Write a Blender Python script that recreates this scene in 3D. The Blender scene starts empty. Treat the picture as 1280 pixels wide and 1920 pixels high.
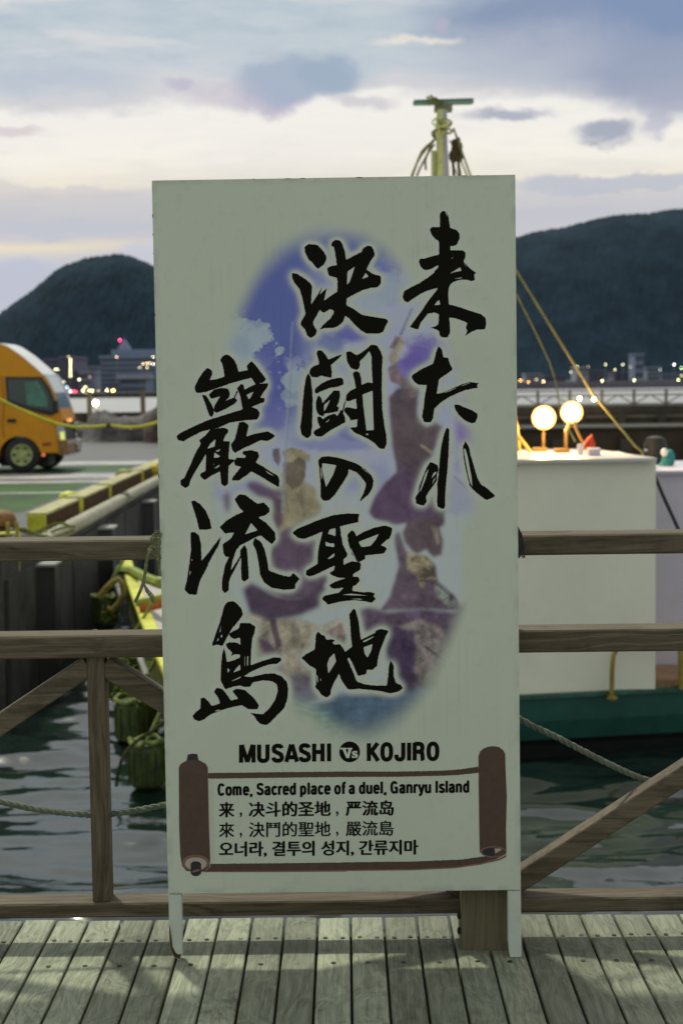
import bpy, math, random
import numpy as np
from mathutils import Vector, Matrix
from mathutils.geometry import tessellate_polygon
R = math.radians
random.seed(7); rng = np.random.default_rng(7)
sc = bpy.context.scene
COL = sc.collection

# ------------------------------------------------------------ camera
F_PX = 3000.0; CX, CY = 640.0, 960.0
PITCH = math.atan(246 / F_PX); YAW = 0.0027; ROLL = 0.0125
CAM = np.array([0.0, 0.0, 1.46])
Fv = np.array([-math.sin(YAW) * math.cos(PITCH), math.cos(YAW) * math.cos(PITCH), -math.sin(PITCH)])
Rv = np.array([math.cos(YAW), math.sin(YAW), 0.0])
Uv = np.cross(Rv, Fv)
cr, sr = math.cos(ROLL), math.sin(ROLL)
cam_d = bpy.data.cameras.new('camera'); cam = bpy.data.objects.new('camera', cam_d); COL.objects.link(cam)
Xc = cr * Rv - sr * Uv; Yc = sr * Rv + cr * Uv; Zc = -Fv
cam.matrix_world = Matrix([[Xc[i], Yc[i], Zc[i], CAM[i]] for i in range(3)] + [[0, 0, 0, 1]])
cam_d.sensor_fit = 'HORIZONTAL'; cam_d.sensor_width = 24.0; cam_d.lens = F_PX / 1280 * 24
cam_d.clip_start = 0.05; cam_d.clip_end = 30000
cam_d.dof.use_dof = True; cam_d.dof.focus_distance = 4.0; cam_d.dof.aperture_fstop = 5.4
sc.camera = cam

def ray(px, py):
    dx, dy = px - CX, py - CY
    a = dx * cr - dy * sr; b = -dx * sr - dy * cr
    return Fv * F_PX + Rv * a + Uv * b
def at_y(px, py, Y):
    d = ray(px, py); t = (Y - CAM[1]) / d[1]; return CAM + d * t
def at_z(px, py, Z):
    d = ray(px, py); t = (Z - CAM[2]) / d[2]; return CAM + d * t

# ------------------------------------------------------------ world
SUN_AZ = R(-25); SUN_EL = R(57)          # azimuth measured from +Y towards +X
world = bpy.data.worlds.new('World'); sc.world = world; world.use_nodes = True
nt = world.node_tree; nt.nodes.clear()
class NB:                                  # tiny node-expression builder
    def __init__(s, nt): s.nt = nt
    def n(s, t, **k):
        x = s.nt.nodes.new(t)
        for a, b in k.items(): setattr(x, a, b)
        return x
    def put(s, sock, v):
        if v is None: return
        if isinstance(v, bpy.types.NodeSocket): s.nt.links.new(v, sock)
        else:
            if sock.type == 'RGBA' and len(v) == 3: v = (*v, 1)
            sock.default_value = v
    def m(s, op, a, b=None, c=None, clamp=False):
        x = s.n('ShaderNodeMath', operation=op, use_clamp=clamp)
        s.put(x.inputs[0], a); s.put(x.inputs[1], b); s.put(x.inputs[2], c); return x.outputs[0]
    def mix(s, f, a, b, mode='MIX'):
        x = s.n('ShaderNodeMix', data_type='RGBA', blend_type=mode)
        s.put(x.inputs[0], f); s.put(x.inputs[6], a); s.put(x.inputs[7], b); return x.outputs[2]
    def sm(s, v, lo, hi, a=0.0, b=1.0):
        x = s.n('ShaderNodeMapRange', interpolation_type='SMOOTHSTEP'); x.clamp = True
        for i, q in enumerate((v, lo, hi, a, b)): s.put(x.inputs[i], q)
        return x.outputs[0]
    def noise(s, vec, scale, detail=4, rough=.5, dist=0.0):
        x = s.n('ShaderNodeTexNoise'); s.put(x.inputs['Vector'], vec)
        x.inputs['Scale'].default_value = scale; x.inputs['Detail'].default_value = detail
        x.inputs['Roughness'].default_value = rough; x.inputs['Distortion'].default_value = dist
        return x.outputs['Fac']
    def xyz(s, a, b, c):
        x = s.n('ShaderNodeCombineXYZ'); s.put(x.inputs[0], a); s.put(x.inputs[1], b); s.put(x.inputs[2], c); return x.outputs[0]
    def ramp(s, v, stops):
        x = s.n('ShaderNodeValToRGB'); s.put(x.inputs[0], v); e = x.color_ramp.elements
        while len(e) < len(stops): e.new(.5)
        for q, (p, c) in zip(e, stops): q.position = p; q.color = (*c, 1)
        return x.outputs[0]
b = NB(nt)
tc = b.n('ShaderNodeTexCoord'); sep = b.n('ShaderNodeSeparateXYZ'); nt.links.new(tc.outputs['Generated'], sep.inputs[0])
dx, dy, dz = sep.outputs
az = b.m('ARCTAN2', dx, dy)                              # radians, 0 = straight ahead
el = b.m('ARCSINE', dz)
k = F_PX
# U, V: degrees-like units (1/100 of a photo-kilopixel) so that cloud shapes can be placed by angle
U = b.m('MULTIPLY', az, 3.0); V = b.m('MULTIPLY', el, 3.0)   # 1.0 == 1000 px
n1 = b.noise(b.xyz(U, b.m('MULTIPLY', V, 3.2), dy), 2.2, 9, .60)
n2 = b.noise(b.xyz(b.m('ADD', U, 7.3), b.m('MULTIPLY', V, 2.2), dy), 5.5, 8, .64)
n3 = b.noise(b.xyz(b.m('ADD', U, 3.1), b.m('MULTIPLY', V, 7.0), dy), 2.6, 4, .55)
Ud = b.m('ADD', U, b.m('MULTIPLY', b.m('SUBTRACT', n2, .5), .22))
Vd = b.m('ADD', V, b.m('MULTIPLY', b.m('SUBTRACT', n1, .5), .16))
Vf = b.m('ADD', V, b.m('ADD', b.m('MULTIPLY', b.m('SUBTRACT', n1, .5), b.sm(V, .30, .52, .035, .16)), b.m('MULTIPLY', b.m('SUBTRACT', n2, .5), b.sm(V, .30, .52, .02, .08))))
U2 = b.m('ADD', U, b.m('MULTIPLY', b.m('SUBTRACT', b.noise(b.xyz(U, b.m('MULTIPLY', V, 1.6), dy), 9.0, 6, .62), .5), .09))
V2 = b.m('ADD', V, b.m('MULTIPLY', b.m('SUBTRACT', b.noise(b.xyz(b.m('ADD', U, 4.4), b.m('MULTIPLY', V, 1.6), dy), 9.0, 6, .62), .5), .075))
def lin(r, g, bl):
    f = lambda c: ((c / 255 + .055) / 1.055) ** 2.4 if c > 10 else c / 255 / 12.92
    return (f(r), f(g), f(bl))
# elevation gradient (photo y = 714 - 1000*V)
base = b.ramp(b.m('MULTIPLY', b.m('ADD', Vf, .0), 1 / 1.0, clamp=True), [
    (0.0, lin(194, 198, 212)), (0.215, lin(200, 202, 212)), (0.235, lin(214, 210, 208)), (0.252, lin(236, 226, 196)), (0.268, lin(206, 202, 208)),
    (0.30, lin(198, 199, 206)), (0.338, lin(208, 205, 206)), (0.356, lin(240, 232, 214)), (0.41, lin(249, 244, 233)), (0.50, lin(247, 243, 236)), (0.525, lin(214, 212, 214)),
    (0.56, lin(196, 204, 212)), (0.63, lin(187, 200, 208)), (0.80, lin(184, 197, 208)), (1.0, lin(172, 186, 200))])
# wispy bright gaps in the upper clouds
gap = b.m('MULTIPLY', b.sm(n3, .52, .68), b.sm(V, .50, .60))
base = b.mix(b.m('MULTIPLY', gap, .8), base, lin(222, 220, 220))
streak = b.m('MULTIPLY', b.sm(n3, .60, .42), b.sm(V, .52, .30))
base = b.mix(b.m('MULTIPLY', streak, .28), base, lin(190, 190, 204))
fn_ = b.noise(b.xyz(b.m('ADD', U, 1.7), b.m('MULTIPLY', V, 5.0), dy), 8.0, 9, .66)
base = b.mix(b.m('MULTIPLY', b.sm(fn_, .42, .70), b.sm(V, .47, .60, .06, .38)), base, lin(214, 216, 218))
base = b.mix(b.m('MULTIPLY', b.sm(fn_, .50, .28), b.sm(V, .47, .60, .10, .35)), base, lin(168, 180, 194))
def blob(u, v, ru, rv, soft, col, amt, cur, ud=Ud, vd=Vd):
    d = b.m('SQRT', b.m('ADD', b.m('POWER', b.m('ABSOLUTE', b.m('DIVIDE', b.m('SUBTRACT', ud, u), ru)), 2.0),
                        b.m('POWER', b.m('ABSOLUTE', b.m('DIVIDE', b.m('SUBTRACT', vd, v), rv)), 2.0)))
    msk = b.m('MULTIPLY', b.sm(d, 1.0 + soft, 1.0 - soft), amt)
    return b.mix(msk, cur, col)
P = lambda x, y: ((x - 643) / 1000.0, (714 - y + (x - 643) * -0.0125) / 1000.0)
def cloud(x, y, rx, ry, soft, col, amt, cur): u, v = P(x, y); return blob(u, v, rx / 1000, ry / 1000, soft, col, amt, cur)
s_ = base
def cl2(x, y, rx, ry, soft, col, amt, cur): u, v = P(x, y); return blob(u, v, rx / 1000, ry / 1000, soft, col, amt, cur, U2, V2)
s_ = cl2(470, 196, 120, 26, .5, lin(202, 196, 206), .8, s_)
s_ = cl2(520, 205, 60, 22, .5, lin(188, 182, 202), .8, s_)
s_ = cl2(565, 165, 108, 46, .30, lin(164, 178, 198), .92, s_)
s_ = cl2(615, 160, 60, 36, .3, lin(156, 174, 194), .75, s_)
s_ = cl2(690, 205, 60, 12, .5, lin(200, 196, 204), .7, s_)
s_ = cl2(352, 176, 26, 11, .6, lin(186, 182, 204), .7, s_)
s_ = cl2(120, 175, 150, 26, .6, lin(180, 192, 206), .6, s_)
s_ = cl2(1150, 60, 340, 70, .35, lin(132, 148, 178), .96, s_)
s_ = cl2(1290, 30, 200, 110, .4, lin(126, 146, 180), .8, s_)
s_ = cl2(1010, 130, 170, 50, .7, lin(176, 182, 198), .8, s_)
s_ = cl2(1270, 160, 190, 62, .4, lin(150, 160, 184), .9, s_)
s_ = cl2(1240, 215, 90, 34, .5, lin(166, 172, 192), .85, s_)
s_ = cl2(830, 68, 16, 14, .5, lin(186, 180, 196), .6, s_)
s_ = cl2(945, 234, 76, 12, .45, lin(168, 172, 188), .9, s_)
s_ = cl2(1125, 268, 56, 18, .45, lin(160, 166, 184), .92, s_)
s_ = cl2(1215, 255, 22, 20, .5, lin(176, 178, 198), .7, s_)
s_ = cl2(1190, 354, 250, 17, .25, lin(192, 194, 206), .92, s_)
s_ = cl2(30, 264, 62, 10, .5, lin(214, 202, 206), .8, s_)
s_ = cl2(60, 372, 260, 13, .3, lin(208, 202, 206), .6, s_)
s_ = cl2(120, 436, 230, 16, .3, lin(194, 197, 208), .8, s_)
s_ = cl2(790, 104, 70, 7, .5, lin(236, 228, 216), .8, s_)
s_ = cl2(50, 25, 150, 10, .7, lin(226, 224, 222), .7, s_)
s_ = cl2(360, 12, 130, 9, .7, lin(218, 216, 218), .7, s_)
s_ = cl2(40, 535, 95, 42, .25, lin(190, 195, 212), .85, s_)
s_ = cl2(270, 482, 46, 18, .4, lin(198, 200, 216), .8, s_)
# dusk: dims to the far side; zenith and far side brightened for extra light
back = b.sm(dy, .75, -.45)
nb = b.mix(n1, (.47, .53, .50), (.68, .71, .66))
s_ = b.mix(back, s_, nb)
zen = b.m('MULTIPLY', b.sm(V, .85, 1.8), b.m('SUBTRACT', 1.0, back))
s_ = b.mix(zen, s_, b.mix(n1, (.74, .80, .86), (1.0, .99, .97)))
sky = b.n('ShaderNodeTexSky'); sky.sky_type = 'NISHITA'; sky.sun_disc = False
sky.sun_elevation = SUN_EL; sky.sun_rotation = SUN_AZ; sky.dust_density = 3
s10 = b.mix(1.0, s_, (10.0, 10.0, 10.0), 'MULTIPLY')
fin = b.mix(.06, s10, sky.outputs[0])
bg = b.n('ShaderNodeBackground'); bg.inputs[1].default_value = 0.1; nt.links.new(fin, bg.inputs[0])
wo = b.n('ShaderNodeOutputWorld'); nt.links.new(bg.outputs[0], wo.inputs[0])
world.cycles.sampling_method = 'MANUAL'; world.cycles.sample_map_resolution = 512

sun_d = bpy.data.lights.new('sun', 'SUN'); sun = bpy.data.objects.new('sun', sun_d); COL.objects.link(sun)
sun_d.energy = 2.7; sun_d.angle = R(3.5); sun_d.color = (1.0, .99, .78)
sd = Vector((math.sin(SUN_AZ) * math.cos(SUN_EL), math.cos(SUN_AZ) * math.cos(SUN_EL), math.sin(SUN_EL)))
sun.rotation_euler = sd.to_track_quat('Z', 'Y').to_euler()

sc.view_settings.view_transform = 'Standard'; sc.view_settings.look = 'None'
sc.view_settings.exposure = 0.0; sc.view_settings.gamma = 1.0; sc.view_settings.use_curve_mapping = False
sc.render.engine = 'CYCLES'
sc.cycles.use_denoising = True
sc.cycles.max_bounces = 6; sc.cycles.sample_clamp_indirect = 4

# ------------------------------------------------------------ helpers
ORG = {}
def set_props(o, label=None, cat=None, group=None, kind=None):
    if label: o['label'] = label
    if cat: o['category'] = cat
    if group: o['group'] = group
    if kind: o['kind'] = kind
def root(name, loc, label=None, cat=None, group=None, kind=None):
    o = bpy.data.objects.new(name, None); COL.objects.link(o); o.location = loc; o.empty_display_size = .1
    ORG[o] = Vector(loc); set_props(o, label, cat, group, kind); return o
def link(name, me, parent=None, origin=None):
    o = bpy.data.objects.new(name, me); COL.objects.link(o)
    if parent is not None: o.parent = parent
    return o
class MB:
    def __init__(s): s.v = []; s.f = []; s.mi = []; s.cur = 0
    def add(s, vs, fs):
        n = len(s.v); s.v += [tuple(map(float, p)) for p in vs]
        for f in fs: s.f.append(tuple(n + i for i in f)); s.mi.append(s.cur)
        return s
    def box(s, lo, hi, rot=None, piv=None):
        (x0, y0, z0), (x1, y1, z1) = lo, hi
        vs = [(x0,y0,z0),(x1,y0,z0),(x1,y1,z0),(x0,y1,z0),(x0,y0,z1),(x1,y0,z1),(x1,y1,z1),(x0,y1,z1)]
        if rot is not None:
            piv = Vector(piv or ((x0+x1)/2, (y0+y1)/2, (z0+z1)/2)); vs = [tuple(rot @ (Vector(p) - piv) + piv) for p in vs]
        return s.add(vs, [(0,3,2,1),(4,5,6,7),(0,1,5,4),(1,2,6,5),(2,3,7,6),(3,0,4,7)])
    def bar(s, p0, p1, w, h, up=(0, 0, 1), ch=0.0):
        """beam from p0 to p1, w across, h along up, with chamfered long edges"""
        p0, p1 = Vector(p0), Vector(p1); d = (p1 - p0).normalized(); u = Vector(up); u = (u - d * u.dot(d)).normalized(); r = d.cross(u)
        a, c = w / 2, h / 2; k = ch
        prof = [(-a+k,-c),(a-k,-c),(a,-c+k),(a,c-k),(a-k,c),(-a+k,c),(-a,c-k),(-a,-c+k)] if k > 0 else [(-a,-c),(a,-c),(a,c),(-a,c)]
        n = len(prof); vs = [p + r * x + u * y for p in (p0, p1) for x, y in prof]
        fs = [(i, (i+1) % n, n + (i+1) % n, n + i) for i in range(n)]
        fs = [f[::-1] for f in fs] + [tuple(range(n)), tuple(range(2*n-1, n-1, -1))]
        return s.add(vs, fs)
    def tube(s, pts, r, seg=8, cap=True):
        pts = [Vector(p) for p in pts]; n = len(pts); rs = r if hasattr(r, '__len__') else [r] * n
        prev = None; rings = []
        for i, p in enumerate(pts):
            d = (pts[min(i+1, n-1)] - pts[max(i-1, 0)]); d = d.normalized() if d.length > 1e-9 else Vector((0,0,1))
            if prev is None:
                a = Vector((0,0,1)) if abs(d.z) < .9 else Vector((1,0,0)); u = d.cross(a).normalized()
            else: u = (prev - d * prev.dot(d)).normalized()
            prev = u; w = d.cross(u)
            rings.append([p + (u * math.cos(t) + w * math.sin(t)) * rs[i] for t in [2*math.pi*j/seg for j in range(seg)]])
        vs = [q for rg in rings for q in rg]
        fs = [(i*seg+j, i*seg+(j+1) % seg, (i+1)*seg+(j+1) % seg, (i+1)*seg+j) for i in range(n-1) for j in range(seg)]
        if cap: fs += [tuple(range(seg))[::-1], tuple((n-1)*seg + j for j in range(seg))]
        return s.add(vs, fs)
    def lathe(s, c, prof, seg=20, axis=(0, 0, 1)):
        c = Vector(c); ax = Vector(axis).normalized(); a = Vector((1,0,0)) if abs(ax.x) < .9 else Vector((0,1,0))
        u = ax.cross(a).normalized(); w = ax.cross(u)
        vs = [c + ax * z + (u * math.cos(t) + w * math.sin(t)) * r for r, z in prof for t in [2*math.pi*j/seg for j in range(seg)]]
        n = len(prof)
        fs = [(i*seg+j, i*seg+(j+1) % seg, (i+1)*seg+(j+1) % seg, (i+1)*seg+j) for i in range(n-1) for j in range(seg)]
        fs += [tuple(range(seg))[::-1], tuple((n-1)*seg + j for j in range(seg))]
        return s.add(vs, fs)
    def sphere(s, c, r, seg=12, rings=8, sc3=(1, 1, 1)):
        c = Vector(c); vs = []; fs = []
        for i in range(rings + 1):
            p = math.pi * i / rings
            for j in range(seg):
                t = 2*math.pi*j/seg
                vs.append(c + Vector((math.sin(p)*math.cos(t)*sc3[0], math.sin(p)*math.sin(t)*sc3[1], math.cos(p)*sc3[2])) * r)
        for i in range(rings):
            for j in range(seg): fs.append((i*seg+j, (i+1)*seg+j, (i+1)*seg+(j+1) % seg, i*seg+(j+1) % seg))
        return s.add(vs, fs)
    def prism(s, poly, ext, holes=()):
        """poly: list of 3-D points (planar); ext: extrusion vector"""
        loops = [[Vector(p) for p in poly]] + [[Vector(p) for p in h] for h in holes]
        tris = tessellate_polygon(loops); allp = [p for l in loops for p in l]; n = len(allp); e = Vector(ext)
        vs = allp + [p + e for p in allp]; fs = [tuple(t) for t in tris] + [tuple(i + n for i in t[::-1]) for t in tris]
        o = 0
        for l in loops:
            m = len(l); fs += [(o+i, o+(i+1) % m, o+(i+1) % m+n, o+i+n) for i in range(m)]; o += m
        return s.add(vs, fs)
    def build(s, name, mats, parent=None, smooth=False, label=None, cat=None, group=None, kind=None):
        org = Vector((0, 0, 0))
        q = parent
        if q is not None:
            while q.parent is not None: q = q.parent
            org = ORG.get(q, Vector((0, 0, 0)))
            own = org
        else:
            if s.v:
                a = np.array(s.v); own = Vector((float(a[:,0].mean()), float(a[:,1].mean()), float(a[:,2].min())))
            else: own = org
        me = bpy.data.meshes.new(name)
        me.from_pydata([(p[0]-own[0], p[1]-own[1], p[2]-own[2]) for p in s.v], [], s.f)
        if not isinstance(mats, (list, tuple)): mats = [mats]
        for mm in mats: me.materials.append(mm)
        if len(mats) > 1: me.polygons.foreach_set('material_index', s.mi)
        if smooth: me.shade_smooth() if hasattr(me, 'shade_smooth') else None
        import bmesh
        bm = bmesh.new(); bm.from_mesh(me); bmesh.ops.recalc_face_normals(bm, faces=bm.faces); bm.to_mesh(me); bm.free()
        if smooth:
            for pl in me.polygons: pl.use_smooth = True
            try: me.set_sharp_from_angle(angle=R(40))
            except Exception: pass
        me.update()
        o = link(name, me, parent)
        if parent is None: o.location = own; ORG[o] = own
        set_props(o, label, cat, group, kind); return o

# ------------------------------------------------------------ materials
MATS = {}
def mat(name, col, rough=.6, var=.12, scale=8, bump=0.0, bscale=None, metal=0.0, spec=.5, stretch=(1,1,1), col2=None, coat=0):
    if name in MATS: return MATS[name]
    m = bpy.data.materials.new(name); m.use_nodes = True; q = NB(m.node_tree); bs = m.node_tree.nodes['Principled BSDF']
    t = q.n('ShaderNodeTexCoord'); mp = q.n('ShaderNodeMapping'); mp.inputs['Scale'].default_value = stretch
    oi = q.n('ShaderNodeObjectInfo'); off = q.m('MULTIPLY', oi.outputs['Random'], 37.0)
    m.node_tree.links.new(t.outputs['Object'], mp.inputs[0])
    va = q.n('ShaderNodeVectorMath', operation='ADD'); q.put(va.inputs[0], mp.outputs[0]); q.put(va.inputs[1], off)
    vec = va.outputs[0]
    f = q.noise(vec, scale, 5, .6)
    f2 = q.noise(vec, scale * 5.3, 3, .6)
    g = q.m('ADD', q.m('MULTIPLY', f, .7), q.m('MULTIPLY', f2, .3))
    lo = tuple(max(0, c * (1 - var * 2)) for c in col); hi = tuple(c * (1 + var * 2) for c in (col2 or col))
    q.put(bs.inputs['Base Color'], q.ramp(g, [(.3, lo), (.7, hi)]))
    q.put(bs.inputs['Roughness'], q.m('ADD', rough - .06, q.m('MULTIPLY', f2, .12), clamp=True))
    bs.inputs['Metallic'].default_value = metal; bs.inputs['Specular IOR Level'].default_value = spec
    bs.inputs['Coat Weight'].default_value = coat
    if bump:
        bp = q.n('ShaderNodeBump'); bp.inputs['Strength'].default_value = bump; bp.inputs['Distance'].default_value = .01
        q.put(bp.inputs['Height'], q.noise(vec, bscale or scale * 6, 4, .6)); q.put(bs.inputs['Normal'], bp.outputs[0])
    MATS[name] = m; return m
def emit(name, col, strength):
    m = bpy.data.materials.new(name); m.use_nodes = True; bs = m.node_tree.nodes['Principled BSDF']
    bs.inputs['Base Color'].default_value = (.3, .3, .3, 1)
    bs.inputs['Emission Color'].default_value = (*col, 1); bs.inputs['Emission Strength'].default_value = strength; return m
def wood(name, axis, c_lo, c_hi, dark=(.05,.045,.035), grain=1.0, tint=.3, stain=.5, rough=.72, swirl=0.0):
    m = bpy.data.materials.new(name); m.use_nodes = True; q = NB(m.node_tree); bs = m.node_tree.nodes['Principled BSDF']
    t = q.n('ShaderNodeTexCoord'); oi = q.n('ShaderNodeObjectInfo'); rnd = oi.outputs['Random']
    off = q.m('MULTIPLY', rnd, 53.0)
    va = q.n('ShaderNodeVectorMath', operation='ADD'); q.put(va.inputs[0], t.outputs['Object']); q.put(va.inputs[1], off); vec = va.outputs[0]
    st = [26.0, 26.0, 26.0]; st[axis] = 1.6
    mp = q.n('ShaderNodeMapping'); mp.inputs['Scale'].default_value = st; q.put(mp.inputs[0], vec)
    warp = q.noise(vec, 2.2, 2, .5)
    wv = q.n('ShaderNodeVectorMath', operation='ADD'); q.put(wv.inputs[0], mp.outputs[0])
    q.put(wv.inputs[1], q.m('MULTIPLY', warp, 2.0 + 9.0 * swirl))
    g1 = q.noise(wv.outputs[0], .55, 4, .62, .3 + swirl); g2 = q.noise(wv.outputs[0], 3.2, 5, .72)
    st2 = [220.0] * 3; st2[axis] = 7.0
    mp2 = q.n('ShaderNodeMapping'); mp2.inputs['Scale'].default_value = st2; q.put(mp2.inputs[0], vec)
    fine = q.noise(mp2.outputs[0], 1.0, 4, .7)
    rings = q.m('SINE', q.m('MULTIPLY', g1, 42.0))
    g = q.m('ADD', q.m('ADD', q.m('MULTIPLY', rings, .10 * grain), q.m('MULTIPLY', g2, .5)), q.m('MULTIPLY', fine, .5))
    c = q.ramp(g, [(.25, c_lo), (.72, c_hi)])
    br = q.m('ADD', 1.0 - tint / 2, q.m('MULTIPLY', rnd, tint))
    c = q.mix(1.0, c, q.xyz(br, br, q.m('MULTIPLY', br, .98)), 'MULTIPLY')
    blot = q.noise(vec, 6.0, 5, .65)
    c = q.mix(q.m('MULTIPLY', q.sm(blot, .52, .75), stain), c, dark)
    crk = q.m('MULTIPLY', q.sm(fine, .36, .27), .8)
    c = q.mix(crk, c, dark)
    q.put(bs.inputs['Base Color'], c)
    q.put(bs.inputs['Roughness'], q.m('ADD', rough - .1, q.m('MULTIPLY', g2, .2)))
    bs.inputs['Specular IOR Level'].default_value = .22
    bp = q.n('ShaderNodeBump'); bp.inputs['Strength'].default_value = .45; bp.inputs['Distance'].default_value = .002
    q.put(bp.inputs['Height'], q.m('ADD', g, q.m('MULTIPLY', fine, .6))); q.put(bs.inputs['Normal'], bp.outputs[0])
    return m

M_white = mat('white_paint', (.54, .58, .51), .45, .05, 6, .1, spec=.2)
M_deck = wood('weathered_deck', 1, (.095, .102, .072), (.335, .355, .27), (.06, .058, .035), grain=.7, swirl=.34, tint=.75, stain=.75)
M_railx = wood('rail_wood_x', 0, (.050, .038, .026), (.158, .126, .090), (.022, .017, .013), tint=.15, stain=.55)
M_railz = wood('rail_wood_z', 2, (.050, .038, .026), (.158, .125, .088), (.022, .017, .013), tint=.2, stain=.45)
M_post = wood('post_wood', 2, (.10, .085, .05), (.17, .15, .095), (.03, .026, .018), tint=.1, stain=.3)
M_black = mat('black_rubber', (.012, .012, .013), .6, .2, 5, .3)
M_screw = mat('rusted_screw', (.03, .028, .025), .5, .2, 60, metal=.6)
M_rope = mat('grey_rope', (.13, .145, .11), .9, .2, 30, .5, 200)
M_twine = mat('green_twine', (.17, .175, .085), .9, .3, 60, .4, 300)
M_asph = mat('damp_asphalt', (.036, .034, .037), .5, .38, .5, .3, 30)
M_green = mat('green_ground_paint', (.022, .070, .010), .6, .38, .6, .2, 30, spec=.15)
M_linew = mat('worn_white_line', (.30, .29, .29), .5, .35, 1.2)
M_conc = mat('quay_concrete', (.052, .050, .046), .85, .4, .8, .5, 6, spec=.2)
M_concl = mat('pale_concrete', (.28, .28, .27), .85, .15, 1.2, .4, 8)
M_rust = mat('rust_brown_timber', (.17, .085, .03), .8, .25, 4, .3, 20, stretch=(1, 1, 1))
M_yelcap = mat('faded_yellow_paint', (.33, .30, .12), .6, .35, 5, .3)
M_yel = mat('bright_yellow_paint', (.52, .52, .03), .5, .22, 6, .2)
M_yelrope = mat('yellow_rope', (.52, .50, .03), .8, .12, 9)
M_rim = mat('rim_yellow_green', (.36, .40, .15), .5, .25, 12)
M_tyre = mat('tyre_black', (.018, .018, .018), .75, .15, 12, .2)
M_orange = mat('truck_orange_yellow', (.66, .27, .003), .35, .06, 1.5, spec=.3, coat=.12)
M_trkwhite = mat('truck_white', (.72, .70, .70), .3, .03, 2)
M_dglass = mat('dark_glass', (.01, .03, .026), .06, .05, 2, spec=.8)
M_bglass = mat('sky_glass', (.14, .24, .32), .12, .05, 2, spec=.9)  # sky reflection painted into the windscreen colour
M_metal = mat('grey_metal', (.30, .31, .31), .4, .12, 8, metal=.8)
M_chrome = mat('dull_chrome', (.42, .42, .40), .25, .1, 8, metal=.9)
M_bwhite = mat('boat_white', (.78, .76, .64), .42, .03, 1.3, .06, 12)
M_bwhite2 = mat('boat_white_shaded', (.56, .52, .62), .45, .04, 1.3)  # boat white with the pinkish shadow of the aft wall put into it
M_hull = mat('hull_green', (.012, .075, .060), .38, .2, 1.6, .1, 10)
M_hullb = mat('hull_black', (.008, .009, .009), .5, .2, 3)
M_bdeck = mat('boat_deck_grey', (.40, .36, .34), .6, .15, 3)
M_algae = mat('algae_green', (.10, .13, .02), .8, .5, 14, .8, 40)
M_net = mat('fishing_net_grey', (.10, .09, .088), .95, .5, 3, 1.0, 14)
M_hill = mat('forest_hillside', (.0175, .032, .050), .95, .22, .02, .6, .10, spec=.05)  # bluish distance haze put into the forest colour
M_far = mat('far_wall', (.17, .21, .31), .8, .06, .05)
M_far2 = mat('far_wall_purple', (.13, .115, .18), .8, .08, .05)
M_farL = mat('far_wall_light', (.26, .28, .36), .8, .05, .05)
M_farwin = mat('far_window', (.045, .055, .08), .4, .1, .3)
M_darkw = mat('dark_pier_wood', (.045, .036, .026), .85, .3, .6, .4, 5)
M_pierrail = mat('pier_rail_wood', (.13, .11, .085), .8, .2, 1)

# ------------------------------------------------------------ setting: water
WZ = -2.0
mw = bpy.data.materials.new('harbour_water'); mw.use_nodes = True; q = NB(mw.node_tree); bs = mw.node_tree.nodes['Principled BSDF']
t = q.n('ShaderNodeTexCoord'); mp = q.n('ShaderNodeMapping'); mp.inputs['Scale'].default_value = (.55, 1.25, 1); q.put(mp.inputs[0], t.outputs['Object'])
murk = q.noise(mp.outputs[0], .8, 3, .5)
q.put(bs.inputs['Base Color'], q.ramp(murk, [(.35, (.005, .012, .010)), (.7, (.010, .022, .015))]))
bs.inputs['Roughness'].default_value = .09; bs.inputs['IOR'].default_value = 1.7
h = q.m('ADD', q.m('MULTIPLY', q.noise(mp.outputs[0], 3.6, 3, .55, .3), .5), q.m('MULTIPLY', q.noise(mp.outputs[0], 1.3, 2, .5, .4), 1.0))
bp = q.n('ShaderNodeBump'); bp.inputs['Strength'].default_value = .30; bp.inputs['Distance'].default_value = .05
q.put(bp.inputs['Height'], h); q.put(bs.inputs['Normal'], bp.outputs[0])
def grid_mesh(name, xs, ys, z, m):
    X, Y = np.meshgrid(xs, ys); Z = z(X, Y)
    nx, ny = len(xs), len(ys); me = bpy.data.meshes.new(name)
    i = np.arange((ny-1)*(nx-1)); r_, c_ = divmod(i, nx-1); a = r_*nx + c_
    fs = np.stack([a, a+1, a+1+nx, a+nx], 1)
    me.vertices.add(nx*ny); me.vertices.foreach_set('co', np.stack([X, Y, Z], -1).ravel())
    me.loops.add(fs.size); me.loops.foreach_set('vertex_index', fs.ravel())
    me.polygons.add(len(fs)); me.polygons.foreach_set('loop_start', np.arange(0, fs.size, 4)); me.polygons.foreach_set('loop_total', np.full(len(fs), 4))
    me.update(calc_edges=True); me.materials.append(m)
    me.polygons.foreach_set('use_smooth', np.ones(len(fs), bool)); return me
waves = []
for _ in range(46):
    wl = rng.uniform(.3, 1.6); th = rng.normal(math.pi/2 + .12, .36); kk = 2*math.pi/wl
    waves.append((kk*math.cos(th), kk*math.sin(th), rng.uniform(0, 6.28), rng.uniform(.35, 1.0) * .019 * wl ** .9 / 2.2))
for _ in range(40):
    wl = rng.uniform(.16, .4); th = rng.normal(math.pi/2, .8); kk = 2*math.pi/wl
    waves.append((kk*math.cos(th), kk*math.sin(th), rng.uniform(0, 6.28), rng.uniform(.35, 1.0) * .0032 * wl))
X0, X1, Y0, Y1 = -7.0, 6.0, 2.5, 32.0
def wz(X, Y):
    Z = np.zeros_like(X)
    for kx, ky, ph, am in waves: Z += am * np.sin(kx*X + ky*Y + ph)
    edge = np.minimum.reduce([X - X0, X1 - X, Y - Y0, Y1 - Y]); return WZ + Z * np.clip(edge / 2.0, 0, 1)
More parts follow.
